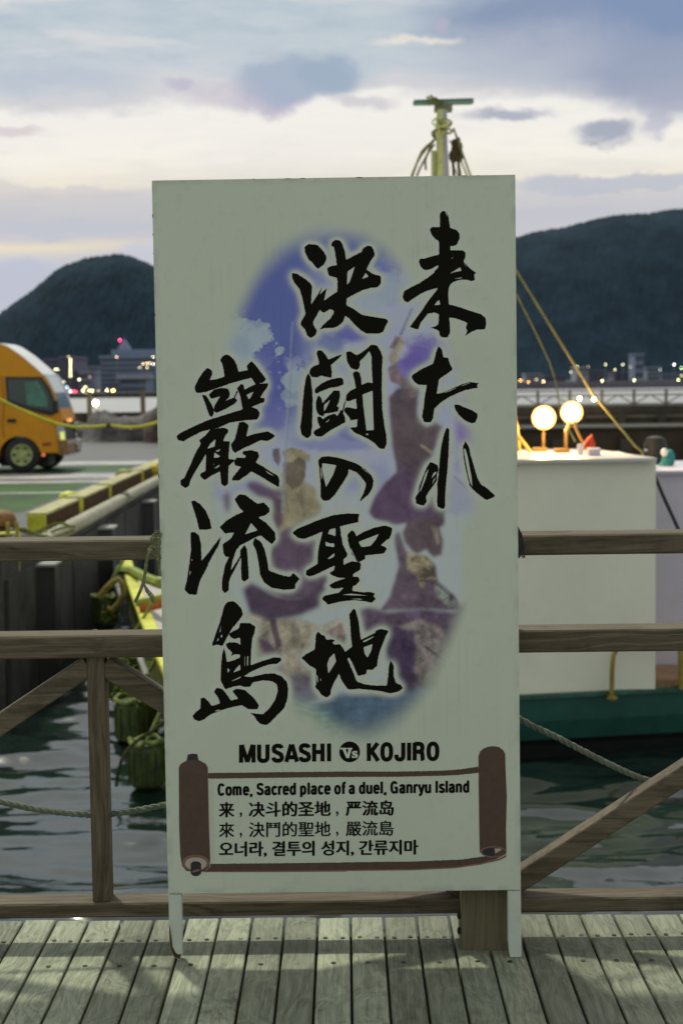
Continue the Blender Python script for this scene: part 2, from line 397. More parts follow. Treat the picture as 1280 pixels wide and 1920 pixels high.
o = link('harbour_water', grid_mesh('harbour_water', np.linspace(X0, X1, 300), np.linspace(Y0, Y1, 780), wz, mw)); o['kind'] = 'structure'
mb = MB()
for a0, a1, c0, c1 in ((-4000, 4000, Y1, 5000), (-4000, 4000, -300, Y0), (-4000, X0, Y0, Y1), (X1, 4000, Y0, Y1)):
    mb.add([(a0, c0, WZ), (a1, c0, WZ), (a1, c1, WZ), (a0, c1, WZ)], [(0, 1, 2, 3)])
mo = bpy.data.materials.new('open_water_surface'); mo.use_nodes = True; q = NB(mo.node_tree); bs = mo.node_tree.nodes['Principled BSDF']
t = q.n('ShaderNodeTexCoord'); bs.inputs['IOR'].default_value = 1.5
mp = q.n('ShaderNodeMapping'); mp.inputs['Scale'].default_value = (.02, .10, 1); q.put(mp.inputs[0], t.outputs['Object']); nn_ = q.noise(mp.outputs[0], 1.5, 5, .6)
q.put(bs.inputs['Base Color'], q.ramp(nn_, [(.35, (.20, .20, .22)), (.65, (.36, .35, .35))])); q.put(bs.inputs['Roughness'], q.m('ADD', .28, q.m('MULTIPLY', nn_, .3)))  # bright sky reflection put into the far water's colour
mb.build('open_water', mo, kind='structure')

# ------------------------------------------------------------ setting: quay on the left
GZ = -0.34; QX = -3.6
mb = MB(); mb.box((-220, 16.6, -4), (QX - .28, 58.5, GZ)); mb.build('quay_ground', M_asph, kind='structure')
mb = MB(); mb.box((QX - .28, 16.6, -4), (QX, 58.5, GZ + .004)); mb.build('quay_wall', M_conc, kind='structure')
def sheet(name, x0, x1, y0, y1, z, m):
    return MB().add([(x0, y0, z), (x1, y0, z), (x1, y1, z), (x0, y1, z)], [(0, 1, 2, 3)]).build(name, m, kind='structure')
sheet('green_paint_area', -30, -4.6, 22.6, 29.0, GZ + .004, M_green)
sheet('green_paint_strip', -40, -4.6, 33.0, 35.2, GZ + .004, M_green)
sheet('painted_line', -40, -4.3, 35.6, 37.2, GZ + .004, M_linew)
sheet('painted_line', -9.5, -4.3, 30.6, 32.2, GZ + .004, M_linew)
sheet('painted_line', -14, -4.4, 29.2, 29.9, GZ + .004, M_linew)
sheet('painted_line', -14, -4.4, 26.4, 26.7, GZ + .008, M_linew)
sheet('painted_line', -12, -4.8, 21.6, 22.4, GZ + .004, M_linew)
# recessed vertical panel seams of the quay wall are real blocks standing proud
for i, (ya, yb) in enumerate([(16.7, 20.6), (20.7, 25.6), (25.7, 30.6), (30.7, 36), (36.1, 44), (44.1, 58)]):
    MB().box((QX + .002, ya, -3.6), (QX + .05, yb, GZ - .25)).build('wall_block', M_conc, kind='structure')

# ------------------------------------------------------------ setting: far shores and hills
def hill(name, prof, dist, depth, base_z, seed, kind='structure'):
    """ridge given in photo pixels, set out as real terrain: front foot, ridge and back slope"""
    g = np.random.default_rng(seed); pts = [at_y(px, py, dist) for px, py in prof]
    xs = np.array([p[0] for p in pts]); zs = np.array([p[2] for p in pts])
    X = np.linspace(xs[0], xs[-1], 620); ridge = np.interp(X, xs, zs)
    for a in (90, 37, 17, 9): ridge += np.interp(X, np.arange(xs[0], xs[-1] + a, a), g.normal(0, a * .014, len(np.arange(xs[0], xs[-1] + a, a))))
    T = np.linspace(0, 1, 70); tt = np.where(T < .6, np.sin(T / .6 * math.pi / 2) ** 1.15, np.cos((T - .6) / .4 * math.pi / 2) ** .7)
    spurs = sum(np.sin(X[None, :] / w + ph + 2.2 * T[:, None]) * a for w, ph, a in ((70, 1, .07), (31, 2, .045), (150, .4, .09), (13, 3, .02)))
    Z = base_z + (ridge - base_z)[None, :] * tt[:, None] * (1 + spurs * (1 - tt[:, None]) * 1.4)
    Z += g.normal(0, 1.1, Z.shape) * (tt[:, None] > .05)
    Y = dist + (T - .6) * depth
    Xg, Yg = np.meshgrid(X, Y)
    me = grid_mesh(name, X, Y, lambda a, b_: Z, M_hill); o = link(name, me); o['kind'] = kind; return o
hill('hill', [(-900, 640), (-500, 622), (-120, 606), (0, 592), (60, 549), (120, 506), (160, 488), (195, 481), (222, 477), (250, 482), (284, 497),
     (330, 530), (400, 575), (470, 612), (560, 640), (650, 672)], 2400, 420, -6, 3)
hill('hill', [(520, 690), (640, 600), (760, 520), (860, 470), (930, 450), (968, 446), (1000, 434), (1050, 428), (1110, 411), (1165, 402), (1200, 401),
     (1240, 396), (1285, 392), (1400, 380), (1600, 400), (2000, 470), (2600, 560)], 2900, 700, -6, 5)
def slab(name, x0, x1, y0, y1, z0, z1, m, kind='structure'):
    return MB().box((x0, y0, z0), (x1, y1, z1)).build(name, m, kind=kind)
slab('far_water_tint', 22, 400, 520, 526, -3, .05, mat('lilac_water_tone', (.13, .115, .15), .9, .2, .05))  # added lilac slab that darkens the far water strip
slab('far_shore', -1500, -20, 400, 1650, -4, -.9, M_conc)
slab('far_shore', -20, 1800, 860, 1800, -4, -.6, M_conc)

def far_building(px0, px1, pytop, Y, z0, m, label, floors, cols, wm=M_farwin, depth=30, extra=None, cat='building'):
    x0 = at_y(px0, pytop, Y)[0]; x1 = at_y(px1, pytop, Y)[0]; z1 = at_y((px0+px1)/2, pytop, Y)[2]
    r = root('far_building', ((x0+x1)/2, Y + depth/2, z0), label, cat, 'buildings on the far shore')
    MB().box((x0, Y, z0), (x1, Y + depth, z1)).build('wall', m, r)
    MB().box((x0 - .4, Y - .4, z1), (x1 + .4, Y + depth, z1 + .8)).build('roof', m, r)
    if floors:
        fh = (z1 - z0) / floors; w = MB(); n = 0
        me = None
        for i in range(floors):
            for j in range(cols):
                cw = (x1 - x0) / cols
                if floors * cols > 60:
                    w.box((x0 + cw*(j+.15), Y - .25, z0 + fh*(i+.35)), (x0 + cw*(j+.85), Y - .05, z0 + fh*(i+.8)))
                else:
                    MB().box((x0 + cw*(j+.15), Y - .25, z0 + fh*(i+.35)), (x0 + cw*(j+.85), Y - .05, z0 + fh*(i+.8))).build('window', wm, r)
        if w.v: w.build('window_rows', wm, r, kind='stuff')
    return r, x0, x1, z1
G = -1
r, x0, x1, z1 = far_building(188, 292, 671, 450, G, M_far, 'large blue-grey slab building at the waterfront, widest of the far shore', 7, 14)
a = at_y(206, 655, 452); bq = at_y(300, 655, 452)
MB().box((a[0], 455, z1), (bq[0], 475, a[2])).build('penthouse', M_far, r)
a = at_y(233, 640, 460); MB().add([(a[0]-2.2, 458, z1+2), (a[0]+2.2, 458, z1+2), (a[0]+2.2, 462, z1+2), (a[0]-2.2, 462, z1+2), (a[0], 460, a[2]+1)],
    [(0,1,4),(1,2,4),(2,3,4),(3,0,4),(0,3,2,1)]).build('roof_tower', M_far, r)
r, x0, x1, z1 = far_building(226, 273, 710, 430, G, M_far, 'low dark terminal block in front of the large slab building', 2, 6)
MB().box((x0-1, 428.5, z1), (x1+1, 440, z1 + 1.2)).build('fascia', M_farL, r)
far_building(112, 135, 672, 520, G, M_far2, 'narrow tower block with a vertical string of lamps on its corner', 9, 3)
far_building(84, 112, 676, 560, G, M_far2, 'purple-grey block behind the windscreen of the truck', 7, 4)
far_building(136, 160, 698, 500, G, M_far2, 'low purple block right of the lamp-strung tower', 4, 5)
far_building(160, 186, 690, 620, G, M_far, 'hazy grey block left of the large slab building', 6, 4)
far_building(150, 168, 700, 470, G, M_farL, 'small pale block between two purple blocks', 3, 3)
for i, (p0, p1, t_, lb) in enumerate([(1080, 1098, 690, 'pale low apartment house at the hill foot behind the mooring line'), (1104, 1134, 697, 'long mauve hall at the hill foot left of the pale tower'),
        (1190, 1206, 665, 'small pale hillside house, highest of the town'), (1214, 1238, 690, 'white round-cornered block on the hillside right of the pale house'), (1150, 1180, 700, 'low grey block at the right hill foot'),
        (1240, 1285, 702, 'long dark block at the right edge of the town'), (985, 1015, 702, 'dark block nearest the sign on the right shore'), (1022, 1060, 706, 'low brown block behind the pair of work lamps')]):
    far_building(p0, p1, t_, 900 + 14*i, -.6 if t_ > 680 else 0, [M_farL, M_far2, M_far][i % 3], lb, 3, 5, depth=20)

# small far lamps: each a globe on its own pole
LAMPM = {}
def far_lamp(px, py, Y, zg, col, s, label, rpx=1.0, group='small lamps along the far shore', pole=True):
    key = (col, s)
    if key not in LAMPM: LAMPM[key] = emit('lamp_glow', col, s)
    p = at_y(px, py, Y); rad = rpx * Y / F_PX
    r = root('far_lamp', (p[0], p[1], min(zg, p[2])), label, 'lamp', group)
    MB().sphere(p, rad, 10, 6).build('globe', LAMPM[key], r, smooth=True)
    if pole: MB().bar((p[0], p[1] + rad * 1.5, min(zg, p[2])), (p[0], p[1] + rad * 1.5, p[2]), rad * .5, rad * .5, up=(0, 1, 0)).build('pole', M_metal, r)
WARM = (1.0, .78, .38); YELW = (.95, .9, .45); ORG_ = (1.0, .42, .06); RED = (1.0, .03, .12); COOL = (.6, .85, 1.0); WHT = (1, .95, .85); DIM = (.8, .62, .35)
L = [(100+x/6.4, 600+y/6.4, c, s, n) for x, y, c, s, n in [
    (183, 440, DIM, 8, 'faint topmost lamp of the lamp-strung tower'), (310, 712, YELW, 24, 'cream lamp on the purple block, alone above the waterfront row'),
    (25, 590, YELW, 12, 'broad yellow lamp left part of a pair above the windscreen'), (52, 590, YELW, 12, 'broad yellow lamp right part of a pair above the windscreen'), (125, 740, YELW, 7, 'faint yellow lamp just right of the truck pillar'),
    (165, 805, COOL, 16, 'pale blue lamp, only blue one beside the truck'), (205, 853, WHT, 20, 'white lamp left of the pink lamp'),
    (248, 853, RED, 26, 'pink-red lamp left half of a pair beside the truck'), (268, 853, RED, 20, 'pink-red lamp right half of a pair beside the truck'), (355, 845, YELW, 28, 'cream lamp in the middle of the waterfront row'), (383, 803, WARM, 20, 'amber lamp just above the waterfront row'),
    (383, 878, DIM, 10, 'faint lamp just below the waterfront row'), (430, 845, YELW, 22, 'yellow lamp touching an amber one in the waterfront row'), (465, 848, WARM, 26, 'amber lamp touching a yellow one in the waterfront row'),
    (540, 845, DIM, 5, 'very faint brown lamp in the waterfront row'), (643, 842, YELW, 30, 'cream lamp left of the strong orange lamp'), (758, 442, (1, .62, .4), 10, 'peach lamp on top of the large slab building'),
    (1197, 438, YELW, 10, 'pale lamp on the slab building roof next to the sign'), (1075, 525, WARM, 10, 'lit window lamp at the left of the upper row'), (1120, 518, WARM, 11, 'lit window lamp second of the upper row'),
    (1155, 518, WARM, 11, 'lit window lamp third of the upper row'), (1198, 525, WHT, 13, 'white lit window lamp beside the sign'), (1035, 570, DIM, 8, 'dim lit window lamp low on the slab building'), (1125, 570, WARM, 8, 'warm lit window lamp under the upper row'),
    (437, 680, (1, .6, .5), 4, 'very faint pink lamp between the blocks')]]
for x, y, c, s, n in L: far_lamp(x, y, 415, -1, c, s, n)
for i in range(8):
    far_lamp(100 + (205)/6.4, 600 + (470 + i*29)/6.4, 415, -1, YELW, 13, ['topmost', 'second', 'third', 'fourth', 'fifth', 'sixth', 'seventh', 'lowest'][i] + ' lamp of the vertical string on the tower corner', group='vertical string of lamps on the tower corner', pole=(i == 7))
far_lamp(100+716/6.4, 600+845/6.4, 405, -1, (1, .6, .12), 60, 'strong orange lamp over the left waterfront', 1.3)
far_lamp(100+717/6.4, 600+940/6.4, 404, -1, (1, .2, .08), 9, 'dull red lamp just above the bright water strip')
far_lamp(100+797/6.4, 600+238/6.4, 459, 20, RED, 38, 'red aircraft warning lamp on the slab building tower', 1.1)
R4 = [(62, 292, ORG_, 22, 'orange lamp nearest the sign on the right shore'), (122, 304, ORG_, 20, 'second orange lamp from the sign on the right shore'), (182, 285, DIM, 8, 'dim lamp above the magenta lamp'),
      (234, 302, WARM, 20, 'amber lamp right of the magenta lamp'), (182, 334, (1, .02, .55), 30, 'magenta lamp low on the right shore'), (215, 314, DIM, 9, 'faint lamp touching the amber lamp'), (438, 230, YELW, 6, 'faint lamp left of the mooring line'),
      (485, 188, YELW, 9, 'olive lamp crossed by the mooring line'), (699, 172, YELW, 8, 'left lamp of three faint hillside lamps'), (770, 212, YELW, 8, 'lowest lamp of three faint hillside lamps'), (829, 173, YELW, 10, 'right lamp of three faint hillside lamps'),
      (674, 295, YELW, 20, 'bright lamp right of the mooring line at the shore'), (915, 292, YELW, 22, 'bright yellow lamp standing alone at the right shore'), (1213, 173, WHT, 18, 'white lamp high on the hillside'),
      (1268, 200, (.6, .95, .4), 14, 'green lamp at the right edge'), (1245, 290, (.85, .95, .35), 22, 'yellow-green lamp near the right edge'), (1172, 315, YELW, 15, 'cream lamp left of a pair near the right edge'),
      (1197, 328, WARM, 15, 'amber lamp in a touching pair near the right edge'), (1210, 328, WHT, 15, 'white lamp in a touching pair near the right edge'), (1267, 257, DIM, 7, 'dim grey lamp at the right edge'),
      (570, 188, DIM, 3, 'barely visible lamp left on the hillside'), (120, 365, ORG_, 4, 'faint orange lamp low over the water'), (660, 345, (1, .5, .35), 4, 'faint pink lamp low over the water'), (885, 190, YELW, 3, 'barely visible lamp right on the hillside'), (1110, 212, WHT, 4, 'tiny pale hillside lamp left of the white one')]
for x, y, c, s, n in R4: far_lamp(960 + x/4, 640 + y/4, 870, -.6, c, s, n)

# ------------------------------------------------------------ pier on the right with cross-braced railing
PY = 100.0
pr = root('far_pier', (25, PY, WZ), 'dark timber pier with cross-braced railing beyond the boat', 'pier')
zt = -.3
dq = root('dark_quay', (25, 46, WZ), 'low dark brown quay wall between the boat and the far pier', 'quay')
MB().box((1.5, 45, WZ - 1), (70, 48, -.02)).build('wall', mat('quay_brown', (.040, .027, .015), .9, .35, .35, .5, 4), dq)
MB().box((1.5, 44.9, .0), (70, 48.2, .07)).build('coping', mat('coping_brown', (.03, .024, .016), .9, .3, 1), dq)
for i in range(26): MB().box((2 + i*1.9, 44.75, WZ - 1), (2.32 + i*1.9, 44.99, -.25)).build('pile', M_darkw, dq)
MB().box((2, PY, zt - .5), (60, PY + 4, zt)).build('pier_deck', M_darkw, pr)
MB().box((2, PY + .3, WZ), (60, PY + 3.6, zt - .51)).build('lower_wall', M_darkw, pr)
for i in range(24): MB().box((2 + i*2.5, PY - .15, WZ), (2.5 + i*2.5, PY + .25, zt - .5)).build('pile', M_darkw, pr)
MB().box((2, PY + .1, zt - .75), (60, PY + .35, zt - .55)).build('waler', M_pierrail, pr)
rz0, rz1 = zt + .12, zt + .98
for z in (rz1, rz1 - .3, rz0): MB().box((2, PY + .1, z - .06), (60, PY + .25, z + .02)).build('rail', M_pierrail, pr)
for i in range(30):
    x = 2 + i * 2.0
    MB().box((x, PY + .04, zt), (x + .14, PY + .3, rz1 + .05)).build('railing_post', M_pierrail, pr)
    if i < 29:
        MB().bar((x + .14, PY + .17, rz0), (x + 1.07, PY + .17, rz1 - .3), .07, .07).bar((x + 1.07, PY + .17, rz1 - .3), (x + 2, PY + .17, rz0), .07, .07).build('brace', M_pierrail, pr)
for i, (x, y, s) in enumerate([(560, 433, 40), (672, 437, 34)]):
    p = at_y(960 + x/4, 640 + y/4, 96.0)
    r = root('pier_lamp', (p[0], PY + 1, zt), ['warm lamp on the far pier, left of two', 'warm lamp on the far pier, right of two'][i], 'lamp', 'lamps on the far pier')
    MB().sphere((p[0], p[1] + 3, p[2]), .085, 12, 8).build('globe', emit('pier_lamp_glow', (1, .72, .28), s * 2.2), r, smooth=True)
    MB().tube([(p[0], p[1] + 3.12, zt), (p[0], p[1] + 3.12, p[2])], .03).build('pole', M_metal, r)

# ------------------------------------------------------------ parapet, fence posts, nets at the far end of the quay
pw = slab('quay_parapet', -30, QX - .05, 58.6, 59.4, -1.5, GZ + .75, M_conc)
for i, (px, lb) in enumerate([(168, 'fence post on the quay parapet nearer the truck'), (268, 'fence post on the quay parapet nearer the sign'), (70, 'fence post on the parapet behind the truck cab')]):
    p = at_y(px, 760, 58.3)
    MB().box((p[0] - .08, 58.2, GZ), (p[0] + .08, 58.36, GZ + 1.55)).build('fence_post', M_pierrail, label=lb, cat='post', group='posts along the parapet')
    MB().box((p[0] - .3, 58.1, GZ + 1.45), (p[0] + .2, 58.5, GZ + 1.62)).build('post_top', M_pierrail) if False else None
def heap(name, cx, cy, w, d, h_, z, m, label, seed, cat='net'):
    g = np.random.default_rng(seed); n = 44; xs = np.linspace(-1, 1, n); ys = np.linspace(-1, 1, 26)
    ph = g.uniform(0, 6.28, 12); fx = g.uniform(2, 11, 12); fy = g.uniform(1, 7, 12)
    def zf(X, Y):
        X = (X - cx) / (w/2); Y = (Y - cy) / (d/2)
        e = np.clip(1 - (X**4 + Y**2), 0, 1) ** .5
        wv = sum(np.sin(fx[i]*X + fy[i]*Y + ph[i]) for i in range(12)) / 12
        return z + e * h_ * (.75 + .8 * wv) + e * g.normal(0, .012 * h_, X.shape)
    o = link(name, grid_mesh(name, xs * w/2 + cx, ys * d/2 + cy, zf, m)); set_props(o, label, cat, 'nets heaped along the quay end'); return o
heap('net_heap', -6.6, 50.5, 3.4, 2.2, 1.05, GZ, M_net, 'grey net heap with pale folds on the quay beside the sign', 4)
heap('net_heap', -8.2, 52, 3.0, 2.0, .85, GZ, M_net, 'darker low net heap on the quay behind the truck bumper', 9)
heap('net_heap', -5.4, 49.0, 1.5, 1.6, 1.25, GZ, mat('net_brown', (.07, .045, .035), .95, .4, 3, 1.0, 14), 'brown net heap closest to the sign', 12)

# near orange waterfront lamp standing on the parapet
p = at_y(100 + 508/6.4, 600 + 995/6.4, 57)
r = root('quay_lamp', (p[0], 57.2, GZ), 'bright orange-white lamp low on a post at the quay end', 'lamp')
MB().sphere(p, .085, 14, 10).build('globe', emit('quay_lamp_glow', (1, .74, .30), 130), r, smooth=True)
MB().tube([(p[0], 57.15, GZ), (p[0], 57.15, p[2])], .035).build('pole', M_metal, r)

# ------------------------------------------------------------ delivery truck (front faces +X)
TX = (150 - 643) * 33 / F_PX; TY = 33.0
tr = root('delivery_truck', (TX - 2.2, TY + .95, GZ), 'yellow-orange delivery truck with rounded roof fairing parked on the quay', 'truck')
def T(px, py, y=0.0): return (TX + (px - 150) / 90.9, TY + y, GZ + (886 - py) / 90.9)
def tpoly(pts, y=0.0): return [T(a, b_, y) for a, b_ in pts]
W_ = 1.55
arch = [(33 + 40*math.cos(t), 858 - 40*math.sin(t)) for t in [math.pi*i/14 for i in range(15)]]
prof = [(-40, 641), (0, 645), (14, 650), (40, 668), (64, 689), (80, 704), (88, 713), (100, 738), (109, 768), (114, 790), (117, 812), (119, 832), (120, 850)]
body = prof + [(108, 855), (104, 850), (73, 850)] + arch + [(-40, 858)]
MB().prism(tpoly(body), (0, W_, 0)).build('cab', M_orange, tr)
MB().box(T(-10, 884-8, .35), tuple(np.add(T(80, 830, 0), (0, W_-.35, 0)))).build('wheel_well', M_black, tr)
# cargo box behind the cab
MB().box(T(-420, 868), tuple(np.add(T(-44, 640), (0, W_ + .1, 0)))).build('cargo_box', M_orange, tr)
MB().box(T(-420, 872), tuple(np.add(T(-10, 858), (0, W_, 0)))).build('chassis', M_black, tr)
# white front skin: fairing edge and A pillar, wrapping over the front
def ribbon_front(a_, b_, o1, o2, y0_, y1_, nm, m_, up=0):
    seg_ = prof[a_:b_+1]; out_ = [(x + o2, y - o2*.75) for x, y in seg_]; in_ = [(x + o1, y - o1*.75) for x, y in seg_]
    return MB().prism(tpoly(out_ + in_[::-1], y0_), (0, y1_ - y0_, 0)).build(nm, m_, tr)
ribbon_front(1, 5, .1, 1.2, .01, W_ - .01, 'front_fairing', M_trkwhite)
ribbon_front(5, 8, .1, .8, .06, W_ - .14, 'windscreen', M_bglass)
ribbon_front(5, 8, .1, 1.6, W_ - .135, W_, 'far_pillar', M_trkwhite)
ribbon_front(8, 9, .1, 1.2, .0, W_, 'front_panel', M_orange)
ribbon_front(9, 11, .1, 1.2, .12, W_ - .12, 'grille', M_black)
MB().prism(tpoly([(10, 707), (78, 708), (92, 728), (104, 760), (101, 778), (92, 781), (56, 771), (12, 754)], -.012), (0, .03, 0)).build('window_frame', M_black, tr)
wn = MB().prism(tpoly([(14, 711), (76, 712), (88, 731), (99, 760), (97, 773), (60, 766), (16, 750)], -.02), (0, .012, 0)).build('side_window', M_dglass, tr)
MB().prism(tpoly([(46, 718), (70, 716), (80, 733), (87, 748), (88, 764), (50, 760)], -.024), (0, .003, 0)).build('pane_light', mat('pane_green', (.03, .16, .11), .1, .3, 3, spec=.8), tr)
MB().prism(tpoly([(101, 752), (110, 752), (111, 774), (102, 778)], -.30), (0, .16, 0)).bar(T(106, 765, -.2), T(100, 775, .0), .03, .03).build('wing_mirror', M_black, tr)
MB().prism(tpoly([(12, 786), (28, 786), (28, 793), (12, 792)], -.03), (0, .03, 0)).build('door_handle', M_black, tr)
MB().tube([T(a, b_, -.015) for a, b_ in [(-40, 744), (0, 751), (30, 762), (70, 776), (104, 800), (108, 852)]], .012, 6).build('door_seam', mat('seam', (.30, .12, .01), .5), tr)
MB().tube([T(4, 706, -.012), T(6, 760, -.012), T(2, 800, -.012), T(5, 820, -.012)], .01, 6).build('door_gap', mat('seam', (.3, .12, .01), .5), tr)
MB().prism(tpoly([(104, 800), (115, 800), (119, 812), (119, 824), (106, 824)], -.03), (0, .16, 0)).build('headlight', mat('lamp_glass', (.35, .37, .42), .1, .2, 9, spec=.9), tr)
MB().prism(tpoly([(115, 788), (121, 787), (122, 793), (116, 794)], .5), (0, .22, 0)).build('indicator', emit('indicator_amber', (1, .35, .03), 1.2), tr)
MB().prism(tpoly([(110, 811), (118, 811), (119, 825), (111, 826)], -.04), (0, .1, 0)).build('corner_lamp', emit('corner_yellow', (.8, .95, .1), .75), tr)
MB().prism(tpoly([(108, 828), (121, 827), (124, 834), (124, 855), (108, 855)], -.015), (0, W_ + .03, 0)).build('bumper', mat('bumper_brown', (.22, .12, .05), .4, .2, 4), tr)
for k_, (x_, z_, r_) in enumerate([(121, 808, .07), (122, 822, .05), (125, 838, .07), (125, 848, .06), (123, 800, .05)]):
    MB().sphere(T(x_, z_, W_ - .35 - .1*(k_ % 3)), r_, 10, 7, (.6, 1, 1)).build('front_fitting', M_chrome, tr, smooth=True)
MB().prism(tpoly([(121, 828), (126, 830), (126, 850), (121, 850)], W_ - .5), (0, .5, 0)).build('far_headlight', M_chrome, tr)
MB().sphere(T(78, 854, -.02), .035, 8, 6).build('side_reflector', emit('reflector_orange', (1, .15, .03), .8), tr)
MB().prism(tpoly([(76, 831), (92, 830), (92, 837), (76, 838)], -.006), (0, .006, 0)).build('badge', mat('badge_brown', (.25, .06, .01), .5), tr)
def wheel(px, yy, nm='wheel'):
    c = T(px, 853, yy)
    w = MB().lathe(c, [(.19, .02), (.22, 0), (.30, 0), (.352, .03), (.362, .08), (.362, .18), (.34, .22), (.19, .22)], 32, (0, 1, 0)).build(nm, M_tyre, tr, smooth=True)
    MB().lathe((c[0], c[1] - .012, c[2]), [(.0, -.02), (.07, -.02), (.08, .0), (.14, .012), (.20, .0), (.225, -.02), (.23, .01), (.0, .012)], 24, (0, 1, 0)).build('rim', mat('rim_yellow_green', (.38, .42, .16), .5, .2, 12), w, smooth=True)
    for k_ in range(6):
        t_ = k_ * math.pi / 3; MB().lathe((c[0] + .155*math.cos(t_), c[1] - .035, c[2] + .155*math.sin(t_)), [(.0, 0), (.028, .002), (.028, .04), (0, .04)], 8, (0, 1, 0)).build('rim_hole', M_black, w)
wheel(37, -.02); wheel(-300, -.02); wheel(60, W_ - .2)

# ------------------------------------------------------------ sign
zS = 0.0
LEAN = 0.03 / 1.97; SY = 3.94
def sgn(px, py, off=0.0):
    """photo pixel -> point on the (slightly leaning) sign face, off metres in front of it"""
    d = ray(px, py); # plane: y = SY + LEAN*z
    n = np.array([0.0, -1.0, LEAN]); n /= np.linalg.norm(n); p0 = np.array([0, SY, 0.0])
    t_ = np.dot(n, p0 - CAM) / np.dot(n, d); return CAM + d * t_ + n * off
c_tl, c_tr, c_bl, c_br = sgn(284.5, 338), sgn(965.5, 327), sgn(315.5, 1676), sgn(976, 1669)
print('board', c_tl, c_tr, c_bl, c_br)
sb = root('advertising_sign', (float((c_bl[0]+c_br[0])/2), SY + .02, 0), 'tall white sign board with black brush calligraphy standing on the boardwalk', 'sign')
NS = np.array([0.0, -1.0, LEAN]); NS /= np.linalg.norm(NS)
back = tuple(-NS * .018)
MB().prism([tuple(c - NS * .0005) for c in (c_bl, c_br, c_tr, c_tl)], back).build('board', M_white, sb)
CH = []   # (label, zoom origin x, y, scale, [(outer, [holes])...])
CH.append(('brush written character 来 at the top of the right column', 740, 380, 6.4, [([(540,130),(575,92),(610,105),(640,150),(655,240),(660,300),(740,325),(775,370),(778,420),(745,500),(700,520),(665,515),(665,570),(740,568),(820,572),(848,600),(845,660),(820,700),(860,745),(905,790),(975,840),(950,860),(958,930),(905,940),(880,925),(800,920),(740,935),(690,955),(660,985),(645,1030),(640,1120),(645,1220),(720,1235),(830,1270),(930,1305),(1030,1335),(1085,1380),(1095,1440),(1080,1520),(990,1520),(920,1545),(840,1600),(870,1540),(850,1500),(870,1440),(800,1410),(720,1385),(650,1375),(660,1450),(662,1560),(630,1615),(560,1615),(540,1590),(530,1540),(480,1510),(420,1497),(480,1485),(520,1460),(530,1340),(480,1315),(420,1325),(395,1330),(340,1400),(310,1440),(280,1520),(240,1510),(180,1490),(215,1440),(270,1365),(330,1285),(390,1190),(440,1125),(500,1050),(515,1020),(430,1040),(330,1080),(240,1135),(190,1170),(150,1197),(110,1170),(92,1130),(110,1060),(200,1010),(300,960),(390,900),(470,840),(480,815),(520,775),(520,745),(460,780),(400,805),(350,805),(310,765),(285,700),(310,665),(350,670),(430,645),(530,620),(530,540),(528,460),(480,430),(440,380),(418,320),(440,292),(500,288),(540,290),(540,200)],
  [[(655,850),(785,770),(800,815),(720,830)],[(530,1160),(545,1222),(470,1230),(500,1190)],[(665,675),(700,648),(690,665)],[(822,712),(836,728),(862,772),(846,756)],[(700,912),(810,892),(790,908)],[(600,108),(622,128),(634,165),(616,140)]])]))
CH.append(('brush written character た in the right column', 740, 640, 6.0, [([(460,130),(490,50),(530,90),(545,180),(600,182),(610,230),(650,315),(600,355),(515,410),(495,430),(470,590),(520,580),(600,550),(680,515),(760,480),(850,455),(945,470),(920,490),(935,520),(880,530),(800,545),(720,575),(620,620),(540,670),(480,720),(440,760),(430,860),(405,908),(330,908),(308,850),(325,720),(340,600),(358,490),(260,485),(215,450),(188,400),(200,375),(300,310),(430,250),(445,200)], [[(530,582),(600,556),(690,520),(680,530),(600,566)],[(740,500),(830,468),(860,462),(760,500)]]),
  ([(668,710),(720,712),(790,745),(870,775),(925,810),(930,850),(905,910),(870,922),(800,895),(730,840),(680,770)], [])]))
CH.append(('brush written character れ at the foot of the right column', 740, 640, 6.0, [([(588,965),(612,990),(608,1130),(600,1300),(590,1450),(575,1600),(565,1750),(565,1860),(545,1888),(480,1860),(472,1800),(480,1700),(475,1620),(490,1500),(500,1380),(515,1220),(540,1090),(560,1020)], []),
  ([(400,1355),(480,1390),(490,1450),(470,1500),(475,1560),(410,1650),(350,1740),(358,1810),(320,1850),(240,1825),(230,1750),(270,1700),(270,1650),(310,1540),(350,1440),(375,1390)], [[(462,1462),(468,1480),(412,1545),(430,1485)],[(380,1436),(345,1480),(278,1685),(288,1690),(342,1560)],[(468,1520),(420,1610),(430,1560)]]),
  ([(790,1120),(830,1180),(850,1270),(890,1410),(925,1530),(965,1605),(1040,1655),(1128,1735),(1100,1760),(1030,1785),(970,1745),(880,1670),(840,1620),(815,1510),(790,1400),(770,1280),(765,1190)], [[(772,1200),(795,1212),(818,1290),(838,1400),(862,1530),(872,1635),(846,1590),(822,1490),(800,1380),(780,1270)]])]))
